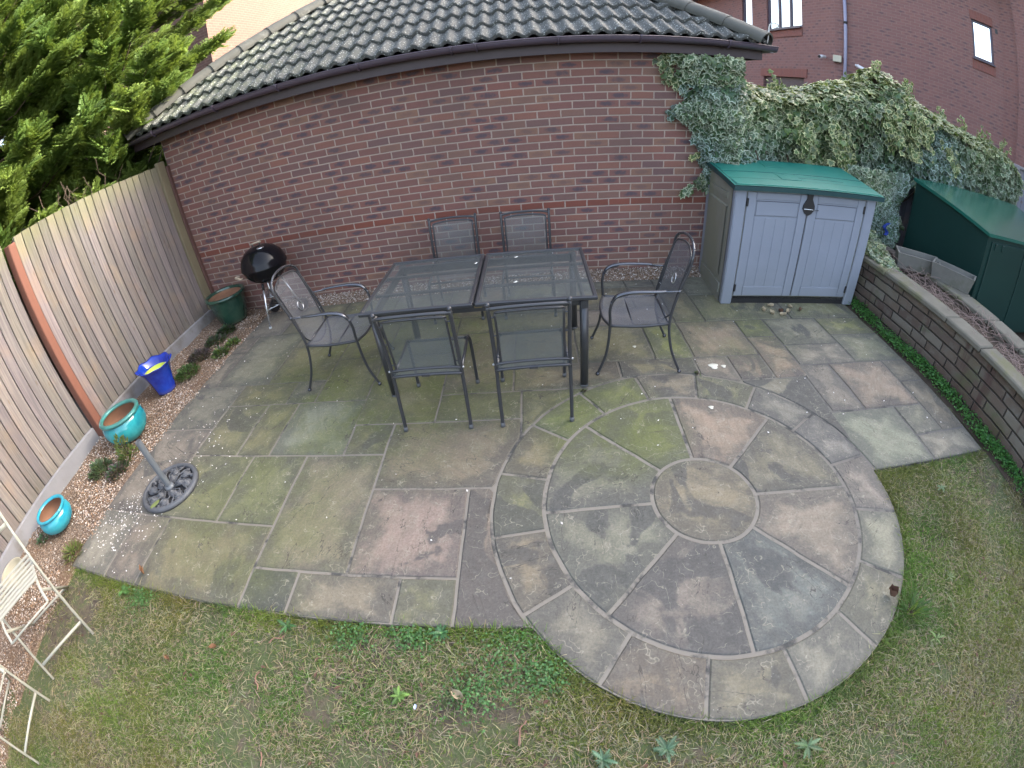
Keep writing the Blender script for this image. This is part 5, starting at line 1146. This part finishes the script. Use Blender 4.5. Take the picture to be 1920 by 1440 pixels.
# column down to the planter and the creeping foot
K = 2300; z = rng.uniform(.36, 1.3, K); x = 7.10 + rng.uniform(0, .95, K) * np.clip(1.15 - .2 * (1.3 - z), .6, 1.1); y = -.02 - .20 * vnoise(x, z, 3, 26) - .35 * np.clip(.9 - z, 0, 1) * vnoise(x, z, 2, 27)
P.append(np.stack([x, y, z], 1)); Nn.append(np.stack([rng.normal(-.2, .4, K), -np.ones(K), rng.normal(.3, .35, K)], 1)); Sz.append(rng.uniform(.035, .07, K)); Tn.append(vnoise(x, z, 2, 43))
K = 900; u = rng.uniform(0, 1, K) ** 1.6; x = 7.10 + .33 * rng.uniform(0, 1, K) * (1 - .5 * u); y = -.45 - .80 * u; z = .47 + .22 * (1 - u) * rng.uniform(0, 1, K)
P.append(np.stack([x, y, z], 1)); Nn.append(np.stack([rng.normal(-.2, .4, K), rng.normal(-.4, .4, K), np.ones(K)], 1)); Sz.append(rng.uniform(.03, .055, K)); Tn.append(rng.uniform(.4, 1, K))
P, Nn, Sz, Tn = np.concatenate(P), unit(np.concatenate(Nn)), np.concatenate(Sz), np.concatenate(Tn)
K = len(P); dn = unit(np.stack([rng.normal(0, .65, K), np.full(K, -.25), -np.ones(K)], 1)); dn = unit(dn - Nn * (dn * Nn).sum(1, keepdims=True))
g1, g2c = np.array([.044, .080, .056]), np.array([.085, .118, .042]); w_ = np.clip(Tn - .25, 0, 1)[:, None]  # back-lit rim put into the colour: leaves turn yellow-green towards the top
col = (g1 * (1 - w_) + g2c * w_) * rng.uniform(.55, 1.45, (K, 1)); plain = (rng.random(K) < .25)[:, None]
V, F, C = scatter(ITV, ITF, ITC, P, frames(dn, Nn), Sz, col)
C = C.reshape(K, -1, 3); pl = col[:, None, :] * np.array([1.15, 1.25, .9]); C = np.where(plain[:, None, :] & (np.arange(C.shape[1])[None, :, None] > 12), np.broadcast_to(pl * 1.1, C.shape), C).reshape(-1, 3)
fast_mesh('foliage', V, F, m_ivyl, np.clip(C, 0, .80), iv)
mb = MB()     # dark backing sheet added to darken the leaf gaps, plus woody stems
mb.grid(lambda u, v: (5.7 + 5.4 * u, .42 - (.40 * max(0, 6.4 - (5.7 + 5.4 * u))), np.interp(5.7 + 5.4 * u, bx, bz) + .04 + (np.interp(5.7 + 5.4 * u, tx, tz) - .12 - np.interp(5.7 + 5.4 * u, bx, bz)) * v), 60, 8)
for k in range(60):
    x0_ = random.uniform(5.8, 10.8); z0_ = random.uniform(.5, 1.3); p_ = [(x0_, .25 - max(0, 6.4 - x0_) * .42, z0_)]
    for j in range(5): q_ = p_[-1]; p_.append((q_[0] + random.uniform(-.12, .16), q_[1] + random.uniform(-.05, .02), min(q_[2] + random.uniform(.05, .22), float(np.interp(q_[0], tx, tz)) - .1)))
    mb.tube(p_, .008, 5)
mb.build('stems', m_bark, iv)
tag(MB().grid(lambda u, v: (.05 * (u - .5) + .03 * math.sin(7 * v), .02 * math.sin(7 * u + 3 * v), .15 * (v - .5)), 6, 8).build('blue_rag', simple('blue_cloth', (.02, .05, .28), .8)), 'small piece of blue cloth caught in the ivy beside the green store', 'rag').location = (7.86, -.20, .62)

# --- conifers
def conifer_template():
    v, f, c = [], [], []
    def rh(p, d, L_, w_, k, z=0):
        nx, ny = -d[1], d[0]; o = len(v); m_ = (p[0] + d[0] * L_ * .45, p[1] + d[1] * L_ * .45)
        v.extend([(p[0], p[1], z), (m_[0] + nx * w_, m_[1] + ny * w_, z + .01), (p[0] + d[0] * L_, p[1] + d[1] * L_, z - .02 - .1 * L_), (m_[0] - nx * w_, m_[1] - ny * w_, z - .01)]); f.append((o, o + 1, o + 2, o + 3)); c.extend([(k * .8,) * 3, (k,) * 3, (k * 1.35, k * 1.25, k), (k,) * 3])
    rh((0, 0), (0, 1), 1.0, .028, .9)
    for i in range(9):
        y = .06 + i * .10; L_ = .42 * (1 - y) ** .8 + .10
        for s in (-1, 1):
            a = math.radians(42 + 8 * math.sin(i * 2.1)); d = (s * math.sin(a), math.cos(a)); rh((0, y), d, L_, .030, 1.0, .01 * s)
            for q, fr in enumerate((.35, .62)):
                a2 = a + (.55 if q % 2 else -.6) ; d2 = (s * math.sin(a2), math.cos(a2)); rh((d[0] * L_ * fr, y + d[1] * L_ * fr), d2, L_ * .45, .024, 1.1, .012)
    return np.array(v, float), np.array(f), np.array(c, float)
CTV, CTF, CTC = conifer_template()
def conifer(lab, x0, y0, H, rad, zlow, nb, seed, keepfn=None):
    r = np.random.default_rng(seed); o = thing('conifer_tree', lab, 'conifer', (x0, y0, 0), group='leylandii trees behind the fence')
    tr = MB(); tr.tube([(0, 0, -.1), (.03, .0, 1.5), (-.02, .03, 3.5), (0, 0, H)], [.13, .11, .075, .01], 12); P_, D_, U_, S_, C_ = [], [], [], [], []
    for i in range(nb):
        h = zlow + (H - zlow) * (i / nb) ** 1.15; az = r.uniform(0, 2 * PI); f = (h - zlow) / (H - zlow)
        R_ = rad * (1.0 - f) ** .55 * (.72 + .42 * min(1, f * 4)) * r.uniform(.78, 1.12); up = r.uniform(.18, .55)
        d = np.array([math.cos(az), math.sin(az), up]); tip = np.array([0, 0, h - .25 * R_]) + d * R_
        b0 = np.array([0, 0, h - .25 * R_]); sag = r.uniform(.0, .18) * R_
        tr.tube([tuple(b0), tuple((b0 + tip) / 2 - np.array([0, 0, sag])), tuple(tip)], [.020, .012, .004], 5)
        n = int(58 + 62 * R_); u = .25 + .75 * r.uniform(0, 1, n) ** .75; q = b0 + (tip - b0) * u[:, None]; q[:, 2] -= 4 * sag * u * (1 - u) * .5
        side = np.cross(d, [0, 0, 1]); side /= np.linalg.norm(side); sg_ = r.choice([-1, 1], n); spread = r.uniform(.1, .95, n)
        dd = d[None] * (1.0 - .25 * spread[:, None]) + side[None] * (sg_ * spread)[:, None] + r.normal(0, .22, (n, 3)) + np.array([0, 0, .22])
        q += side[None] * (sg_ * spread * .14 * (1.1 - u))[:, None] + r.normal(0, .035, (n, 3))
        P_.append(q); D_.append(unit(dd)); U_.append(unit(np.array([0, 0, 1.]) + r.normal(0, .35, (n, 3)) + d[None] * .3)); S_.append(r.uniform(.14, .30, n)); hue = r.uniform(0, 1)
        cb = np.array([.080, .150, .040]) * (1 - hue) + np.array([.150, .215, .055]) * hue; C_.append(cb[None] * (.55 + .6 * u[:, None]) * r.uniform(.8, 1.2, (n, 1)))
    P_, D_, U_, S_, C_ = map(np.concatenate, (P_, D_, U_, S_, C_))
    k = np.ones(len(P_), bool)
    if keepfn is not None: k = keepfn(P_[:, 0] + x0, P_[:, 1] + y0, P_[:, 2])
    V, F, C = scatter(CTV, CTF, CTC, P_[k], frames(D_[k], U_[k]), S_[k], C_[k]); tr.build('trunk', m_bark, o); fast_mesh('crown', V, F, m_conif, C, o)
kf = lambda x, y, z: ~(((x > -.70) & (y > -.24) & (z < 2.50 + .566 * np.maximum(0, np.minimum(np.minimum(x + .66, 3), y + .2)))) | ((x > -.40) & (z < 2.50)) | ((y > 5.6) & (x > -3.3)) | ((x > .15) & (y < .3)))
conifer('tall bright green conifer against the garage corner, its tips reaching over the tiles', -1.85, .65, 7.6, 2.35, 1.95, 200, 5, kf)
conifer('bright green conifer behind the middle of the fence, nearer the left edge', -2.15, -1.55, 7.4, 1.85, 1.60, 170, 6, lambda x, y, z: ~((x > -.55) & (z < 2.12)))
conifer('conifer at the far left edge, trunk hidden behind the fence', -2.3, -3.4, 7.0, 1.65, 1.9, 110, 8, lambda x, y, z: ~((x > -.5) & (z < 2.4)))
# bare twigs above the fence
mb = MB()
for k in range(26):
    p_ = [(-.75 + random.uniform(-.3, .2), random.uniform(-1.6, -.2), 1.6)]
    for j in range(6): q_ = p_[-1]; p_.append((q_[0] + random.uniform(-.09, .10), q_[1] + random.uniform(-.12, .12), q_[2] + random.uniform(.02, .16)))
    mb.tube(p_, [.008 - .001 * j for j in range(7)], 5)
tag(mb.build('bare_shrub', m_bark), 'tangle of bare brown twigs showing above the fence under the conifers', 'shrub')

# --- small plants
LT = []
def blade_template(w_=.12, bend=.25):
    v = [(-w_ * .5, 0, 0), (w_ * .5, 0, 0), (w_, .45, bend * .25), (-w_, .45, bend * .25), (w_ * .12, 1, bend), (-w_ * .12, 1, bend)]
    return np.array(v, float), np.array([(0, 1, 2, 3), (3, 2, 4, 5)]), np.array([(.8,) * 3] * 2 + [(1,) * 3] * 2 + [(1.1,) * 3] * 2)
BTV, BTF, BTC = blade_template()
def tuft(name, lab, cat, loc, rad, h, n, cols, lw=1.0, flat=.5, group=None, size=(.02, .045), seed=0):
    r = np.random.default_rng(seed + int(abs(loc[0] * 1000) + abs(loc[1] * 777))); a = r.uniform(0, 2 * PI, n); q = r.uniform(0, 1, n) ** .6
    P_ = np.stack([rad * q * np.cos(a), rad * q * np.sin(a), h * r.uniform(0, 1, n) * (1.05 - q ** 2)], 1); d = unit(np.stack([np.cos(a) * (.4 + q), np.sin(a) * (.4 + q), r.uniform(.1, 1.2, n) * (1.2 - flat)], 1) + r.normal(0, .3, (n, 3)))
    cols = np.array(cols); c = cols[r.integers(0, len(cols), n)] * r.uniform(.75, 1.25, (n, 1)); s = r.uniform(*size, n); ss = np.stack([s * lw * 2, s, s], 1)
    o = thing(name, lab, cat, loc, group=group)
    V, F, C = scatter(BTV, BTF, BTC, P_, frames(d, unit(np.array([0, 0, 1.]) + r.normal(0, .3, (n, 3)))), ss, c); fast_mesh('foliage', V, F, m_leaf, C, o)
    mb = MB()
    for k in range(7): an = r.uniform(0, 2 * PI); mb.tube([(0, 0, -.01), (rad * .35 * math.cos(an), rad * .35 * math.sin(an), h * .5), (rad * .75 * math.cos(an), rad * .75 * math.sin(an), h * .8)], .0025, 5)
    mb.build('stem', m_bark, o); return o
GG = 'low plants in the gravel border by the fence'
PUR, GRN, DGR, YGR = (.085, .06, .075), (.07, .14, .045), (.04, .085, .04), (.14, .20, .05)
tuft('border_plant', 'grey green cushion plant in the gravel left of the parasol tube', 'plant', (.05, -2.80, 0), .11, .09, 420, [(.10, .16, .09), (.07, .12, .06), (.14, .19, .11)], 1.0, .4, GG)
tuft('border_plant', 'straggly yellow green plant growing up between the teal pot and the parasol tube', 'plant', (.30, -2.62, 0), .085, .22, 220, [YGR, (.16, .17, .06), GRN], 1.1, .1, GG)
tuft('border_plant', 'low purple brown plant at the edge of the slabs beside the parasol tube', 'plant', (.29, -2.80, 0), .10, .05, 320, [PUR, (.11, .075, .08), DGR], 1.0, .6, GG)
tuft('border_plant', 'fresh green feathery plant just right of the cobalt blue pot', 'plant', (.14, -1.42, 0), .13, .09, 520, [GRN, (.10, .18, .06), (.05, .11, .03)], .8, .4, GG)
tuft('border_plant', 'purple leaved plant behind the feathery green one in the border', 'plant', (.07, -1.10, 0), .13, .07, 420, [PUR, (.07, .07, .07), (.10, .07, .09)], 1.1, .6, GG)
tuft('border_plant', 'green plant at the slab edge halfway along the border', 'plant', (.36, -1.08, 0), .09, .06, 260, [GRN, DGR, YGR], 1.0, .5, GG)
tuft('border_plant', 'dark green leafy plant in the border between the purple plant and the green pot', 'plant', (.10, -.80, 0), .12, .07, 380, [DGR, (.05, .09, .05), PUR], 1.2, .6, GG)
tuft('border_plant', 'small green plant against the paving near the barbecue', 'plant', (.40, -.88, 0), .07, .05, 180, [GRN, YGR], 1.0, .5, GG)
tuft('border_plant', 'dark leafy plant at the foot of the large green pot', 'plant', (.10, -.56, 0), .11, .06, 340, [DGR, (.03, .06, .035), (.05, .05, .06)], 1.3, .6, GG)
tuft('border_plant', 'small fleshy green plant under the turquoise pot', 'plant', (-.11, -3.60, 0), .06, .04, 90, [(.08, .17, .09), (.10, .20, .11)], 1.4, .6, GG, (.02, .035))
tuft('border_plant', 'tiny ivy sprig climbing the gravel board behind the teal pot', 'plant', (-.28, -2.12, .05), .05, .10, 50, [DGR, GRN], 1.6, .3, GG, (.02, .035))
tuft('border_plant', 'yellowing grass clump at the paving corner by the turquoise pot', 'plant', (.42, -3.62, 0), .08, .06, 160, [YGR, (.20, .18, .08)], .5, .4, GG, (.03, .06))
# weeds in the lawn
def rosette(lab, loc, r0, n, cols, group='rosette weeds in the lawn', lw=.36, spiky=True):
    r = np.random.default_rng(int(loc[0] * 999)); a = np.arange(n) * 2.4 + r.normal(0, .15, n); L_ = r0 * (1 if r0 < .045 else .82) * r.uniform(.55, 1.15, n); r0 = r0
    o = thing('lawn_weed', lab, 'weed', (loc[0], loc[1], -.012), group=group); vs, cs, fs = [], [], []; cols = np.array(cols)
    for k in range(n):
        d = np.array([math.cos(a[k]), math.sin(a[k])]); nx = np.array([-d[1], d[0]]); m_ = 13; b0 = len(vs); cc = cols[k % len(cols)] * r.uniform(.6, 1.2); lift = r.uniform(.10, .9)
        for j in range(m_ + 1):
            t_ = j / m_; w_ = L_[k] * lw * .5 * (math.sin(PI * min(1, t_ * .95 + .05)) ** .8) * ((1.0 if j % 2 else .45) if spiky else 1); c0 = d * L_[k] * t_; z = .01 + lift * L_[k] * t_ * (1 - .75 * t_)
            vs += [(*(c0 + nx * w_), z + w_ * .25), (*c0, z), (*(c0 - nx * w_), z + w_ * .25)]; cs += [cc, cc * 1.5, cc]
            if j: q = b0 + j * 3; fs += [(q - 3, q - 2, q + 1, q), (q - 2, q - 1, q + 2, q + 1)]
    fast_mesh('rosette', np.array(vs), np.array(fs), m_leaf, np.clip(np.array(cs), 0, 1), o)
TH_ = [(.085, .16, .09), (.11, .19, .11), (.065, .125, .065)]
rosette('large blue green thistle rosette at the bottom edge, right one of the pair', (4.09, -4.315), .072, 19, TH_)
rosette('blue green thistle rosette at the bottom edge, left one of the pair and more ragged', (3.845, -4.33), .066, 17, TH_)
rosette('pale thistle rosette in the lawn just below the stone circle', (4.66, -4.43), .080, 10, [(.12, .19, .10), (.09, .15, .07)])
rosette('pointed pale green rosette in the lawn right of the circle', (5.51, -4.17), .065, 9, [(.17, .25, .09), (.13, .19, .07)], lw=.22, spiky=False)
rosette('bright green dandelion rosette low in the middle of the lawn', (3.03, -4.075), .055, 9, [(.16, .27, .06), (.11, .20, .05)], lw=.5)
rosette('green weed hugging the paving edge below the small dark slab', (2.40, -3.80), .075, 10, [(.08, .20, .07), (.06, .14, .05)])
rosette('broad leaved weed at the paving edge near the left end of the lawn', (1.17, -3.78), .06, 9, [(.08, .18, .05)], lw=.6, spiky=False)
rosette('leafy weed where the lawn meets the circle at the front', (3.18, -3.78), .07, 12, [(.07, .19, .07), (.05, .13, .05)])
rosette('narrow leaved pale weed out in the right hand lawn', (5.80, -3.88), .055, 9, [(.19, .24, .12)], lw=.18, spiky=False)
rosette('small pale weed right of the circle edge', (5.72, -4.02), .05, 8, [(.19, .23, .11)], lw=.18, spiky=False)
rosette('silvery green weed beside the short right edge of the paving', (6.15, -3.30), .06, 10, [(.13, .20, .11)], lw=.3)
rosette('dark rosette weed near the bottom centre, left of the thistles', (3.35, -4.55), .05, 9, [(.10, .18, .08)], lw=.4)
tuft('grass_clump', 'tall dark grass clump spilling over the right edge of the stone circle', 'grass clump', (5.42, -3.98, 0), .05, .03, 110, [(.05, .12, .03), (.08, .16, .04)], .16, .3, None, (.05, .11))

# --- grass, clover and creeping plants
def grid_uv(x, y): return cph * x + sph * y, -sph * x + cph * y
K = 640000; x = rng.uniform(.35, 8.4, K); y = rng.uniform(-5.9, -2.9, K)
# keep more blades near the camera
u, v = grid_uv(x, y); dc = np.hypot(u - CX, v - CY)
inl = np.where(u < CX, (v < FR - .006 + .018 * vnoise(x, y, 14, 51)) | False, (v < -2.985)) & (dc > R3 + .004 - .02 * vnoise(x, y, 12, 52)) & (u < 7.05)
inl &= ~((u < .52) & (v > -3.78)) & (x > .40 + .06 * vnoise(x, y, 6, 53)) & ~((u > 6.88) & (v > -3.3))
inl &= ~((u >= CX) & (v < -2.985) & (v > -2.99 - .02 * vnoise(x, y, 14, 54)))
dcam = np.hypot(x - 3.68, y + 4.57); inl &= rng.random(K) < np.clip(2.6 / (dcam + .8), .25, 1)
cov = .50 * vnoise(x, y, 1.5, 61) + .50 * vnoise(x, y, 5.0, 62); edge = np.clip(1 - np.minimum(np.abs(np.where(u < CX, v - FR, v + 2.985)), np.abs(dc - R3)) / .10, 0, 1)
inl &= rng.random(K) < np.clip((cov - .27) * 3.4, .10, 1) + edge * .8
x, y, cov, edge, u, v = x[inl], y[inl], cov[inl], edge[inl], u[inl], v[inl]; K = len(x); print('blades', K)
straw = rng.random(K) < np.clip(.80 - .95 * cov + .1 - edge * .5, .10, .85)
gcol = np.stack([.075 + .085 * vnoise(x, y, 3.1, 63), .125 + .08 * vnoise(x, y, 2.6, 64), .026 + .018 * rng.random(K)], 1)
scol = np.stack([.30 + .10 * rng.random(K), .26 + .085 * rng.random(K), .160 + .06 * rng.random(K)], 1)
col = np.where(straw[:, None], scol, gcol) * rng.uniform(.65, 1.3, (K, 1))
L_ = np.where(straw, rng.uniform(.025, .060, K), rng.uniform(.018, .048, K)) * (1 + .5 * edge); az = rng.uniform(0, 2 * PI, K); lift = np.where(straw, rng.uniform(.02, .5, K), rng.uniform(.35, 1.6, K))
d = unit(np.stack([np.cos(az), np.sin(az), lift], 1)); P_ = np.stack([x, y, lawn_h(x, y) - .004 + np.where(straw, .006, 0)], 1)
wd = rng.uniform(.0010, .0020, K); ss = np.stack([wd / .12, L_, L_ * 1.2], 1)
GT = (np.array([(-.06, 0, 0), (.06, 0, 0), (.055, .55, .05), (-.055, .55, .05), (.012, 1, -.16), (-.012, 1, -.16)], float), BTF, np.array([(.6,) * 3] * 2 + [(1,) * 3] * 2 + [(1.2,) * 3] * 2))
ss[:, 0] = wd / .06
V, F, C = scatter(*GT, P_, frames(d, unit(np.array([0, 0, 1.]) + rng.normal(0, .5, (K, 3)))), ss, col)
tag(fast_mesh('grass', V, F, m_grass, C), 'thin mossy lawn grass mixed with dead straw in front of the paving', 'grass', kind='stuff')
def round_leaf():
    n = 7; v = [(0, .5, .03)] + [(.5 * math.sin(2 * PI * k / n) * 1.0, .5 - .5 * math.cos(2 * PI * k / n), 0) for k in range(n)]
    return np.array(v, float), np.array([(0, 1 + k, 1 + (k + 1) % n) for k in range(n)]), np.array([(1.25,) * 3] + [(1,) * 3] * n)
RT = round_leaf()
def carpet(name, lab, cat, x, y, z, size, cols, up=.5, hgt=.03):
    K = len(x); az = rng.uniform(0, 2 * PI, K); d = unit(np.stack([np.cos(az), np.sin(az), rng.uniform(-.1, up, K)], 1)); cols = np.array(cols); c = cols[rng.integers(0, len(cols), K)] * rng.uniform(.7, 1.3, (K, 1))
    V, F, C = scatter(*RT, np.stack([x, y, z + hgt * rng.random(K)], 1), frames(d, unit(np.array([0, 0, 1.]) + rng.normal(0, .35, (K, 3)))), rng.uniform(*size, K), c)
    return tag(fast_mesh(name, V, F, m_leaf, C), lab, cat, kind='stuff')
K = 9000; y = rng.uniform(-4.1, -.75, K); x = 6.93 + .12 * rng.normal(0, .5, K) + .06 + (.03 * np.sin(y * 5)); ok = (x > 6.87) & (x < 7.10) & (rng.random(K) < .25 + vnoise(x, y, 5, 71)); x, y = x[ok], y[ok]
carpet('creeping_plants', 'strip of small bright green creeping leaves between the paving and the planter wall', 'ground cover', x, y, np.full(len(x), .0), (.010, .022), [(.05, .17, .035), (.035, .12, .03), (.08, .21, .05)], .5, .045)
K = 2300; cx_ = [(3.50, -3.88, .20), (3.62, -3.98, .12), (2.75, -3.80, .13), (3.35, -4.05, .14), (3.05, -3.79, .12), (1.35, -3.80, .12)]; pick = rng.integers(0, 6, K); cxa = np.array(cx_)[pick]; x = cxa[:, 0] + rng.normal(0, .5, K) * cxa[:, 2]; y = cxa[:, 1] + rng.normal(0, .4, K) * cxa[:, 2]
u, v = grid_uv(x, y); ok = (v < FR - .01) & (np.hypot(u - CX, v - CY) > R3); x, y = x[ok], y[ok]
carpet('clover', 'patches of clover and speedwell leaves along the lawn edge below the paving', 'clover', x, y, np.full(len(x), -.012), (.006, .013), [(.07, .18, .05), (.10, .22, .07), (.06, .13, .045)], .5, .035)
# moss tufts between joints near the circle
for (x, y, n_) in ((4.86, -1.955, 60), (3.98, -2.08, 40)):
    tuft('moss_clump', 'small dark moss clump in the joint at the top of the stone circle' if n_ == 60 else 'small green moss clump at the foot of the front right table leg', 'moss', (x, y, 0), .022, .018, n_, [(.03, .05, .02), (.05, .09, .03)], 1, .5, None, (.008, .016))
# dead vines on the planter
mb = MB()
for k in range(230):
    x0_, y0_ = random.uniform(7.22, 7.68), random.uniform(-3.6, -.9); z0_ = .44; a = random.uniform(0, 2 * PI); p_ = [(x0_, y0_, z0_)]
    for j in range(5): a += random.uniform(-.9, .9); q_ = p_[-1]; p_.append((min(7.72, max(7.14, q_[0] + .055 * math.cos(a))), q_[1] + .07 * math.sin(a), max(.43, min(.60, q_[2] + random.uniform(-.04, .055)))))
    mb.tube(p_, .0022, 4, cap=False)
tag(mb.build('dead_vines', simple('dry_vine', (.26, .19, .165), .9, var=.3)), 'tangle of dry purplish brown vines spread along the planter soil', 'dead vines', kind='stuff')
# twigs, leaves and litter
def curled(name, lab, loc, L_, c, seed):
    r = random.Random(seed); a = r.uniform(0, 6.28); p_ = [(0, 0, .006)]
    for j in range(7): a += r.uniform(-.5, .5); q_ = p_[-1]; p_.append((q_[0] + L_ / 7 * math.cos(a), q_[1] + L_ / 7 * math.sin(a), .006 + .004 * math.sin(j)))
    o = MB().tube(bez(p_, 3), .0035, 6).build(name, m_twig); o.location = loc; tag(o, lab, 'twig', 'fallen twigs on the lawn')
m_twig = simple('reddish_twig', (.24, .13, .095), .8, var=.2)
for i, (x, y, L_, lab) in enumerate(((3.53, -4.26, .11, 'curved reddish twig near the bottom middle of the lawn'), (2.33, -3.90, .09, 'thin brown twig in the lawn left of centre, uppermost of three'), (2.33, -4.05, .10, 'thin brown twig in the lawn left of centre, middle of three'), (2.45, -4.42, .07, 'thin brown twig near the bottom left of the lawn, lowest of three'), (2.98, -4.45, .08, 'short brown twig at the bottom edge left of the curved one'), (3.30, -4.12, .06, 'short tan twig right of the dandelion rosette'))): curled('twig', lab, (x, y, -.012), L_, None, i + 3)
m_dl = [simple('dead_leaf_brown', (.12, .062, .040), .8, var=.3), simple('dead_leaf_orange', (.24, .12, .06), .8, var=.25), simple('dead_leaf_pale', (.40, .33, .22), .8, var=.2)]
def leaf_mesh(L_, curl):
    return MB().grid(lambda u, v: ((u - .5) * L_ * .62 * math.sin(PI * (.08 + .84 * v)), (v - .5) * L_, curl * L_ * ((u - .5) ** 2 * 3 + .4 * (v - .5) ** 2 + .15 * math.sin(5 * u + 7 * v))), 5, 7)
def dleaf(lab, x, y, z, L_, k, rz, curl=.6, grp='fallen leaves'):
    o = leaf_mesh(L_, curl).build('fallen_leaf', m_dl[k]); o.location = (x, y, z); o.rotation_euler = (random.uniform(-.3, .3), random.uniform(-.3, .3), rz); tag(o, lab, 'leaf', grp)
dleaf('curled orange brown leaf on the paving at the bottom left corner slab', 1.27, -3.63, .012, .05, 1, .7, 1.1)
dleaf('dark red curled leaf on the right hand rim of the stone circle', 5.34, -3.86, .012, .055, 0, .2, 1.2)
dleaf('orange leaf in the lawn left of the bottom centre', 1.75, -4.10, .0, .04, 1, 1.2); dleaf('orange brown leaf in the left lawn, above the other', 2.02, -3.98, .0, .04, 1, 2.2)
dleaf('tan feathery leaf in the lawn just under the clover', 3.28, -4.06, .0, .06, 2, 1.0); dleaf('dark leaf on the slab in front of the storage shed doors', 6.03, -1.05, .006, .06, 0, .3)
for i, (x, y) in enumerate(((5.86, -1.00), (5.98, -.93), (6.10, -1.06), (6.18, -.97), (6.02, -1.12), (6.26, -1.03), (5.92, -1.07))):
    dleaf(['pale leaf', 'pale curled leaf', 'buff leaf', 'cream leaf', 'pale rounded leaf', 'brown leaf', 'tan leaf'][i] + [' at the left', ' nearest the shed', ' low in the middle', ' right of the middle', ' lowest', ' at the right', ' second from the left'][i] + ' of the litter heap before the shed', x, y, .008, .062, 2 if i != 5 else 0, i * 1.1, .5, 'leaf litter before the shed')
r_ = random.Random(4); V_ = MB()
for k in range(300):
    x, y = r_.uniform(.6, 7.6), r_.uniform(-5.8, -3.8); uu, vv = grid_uv(x, y)
    if math.hypot(uu - CX, vv - CY) < R3 + .03 or vv > FR - .05: continue
    L_ = r_.uniform(.008, .020); a = r_.uniform(0, 6.28); dx, dy = math.cos(a) * L_, math.sin(a) * L_; z = float(lawn_h(x, y)) + .012
    V_.add([(x - dx, y - dy, z), (x + dy * .45, y - dx * .45, z + .006), (x + dx, y + dy, z + .004), (x - dy * .45, y + dx * .45, z + .007)], [(0, 1, 2, 3)])
tag(V_.build('leaf_litter', m_dl[0]), 'scattered small brown dead leaf fragments all over the lawn', 'leaf litter', kind='stuff')
for i, (x, y, lab) in enumerate(((3.11, -4.12, 'small pale blue flower scrap on the lawn left of centre'),)):
    o = leaf_mesh(.022, .5).build('petal', simple('pale_blue_petal', (.60, .65, .85), .6)); o.location = (x, y, .008); tag(o, lab, 'petal')
# pale lichen or paint blot on the slab between the armchair and the circle
for i, (x, y, L_) in enumerate(((5.02, -1.87, .035), (5.10, -1.88, .018), (4.83, -2.35, .016), (4.46, -1.53, .014))):
    o = MB().lathe([(.001, .002), (L_, .0015), (L_ * 1.05, 0)], seg=14, rfun=lambda a, k, r: (r * (1 + .2 * math.sin(3 * a) + .1 * math.sin(5 * a)), 0)).build('white_blot', simple('white_lichen', (.62, .60, .50), .9)); o.location = (x, y, .003)
    tag(o, ['large off white blot', 'small off white blot right of the large one', 'round white spot on the pink wedge of the circle', 'white fleck on the green slab by the armchair'][i] + (' on the slab above the stone circle' if i < 2 else ''), 'blot')
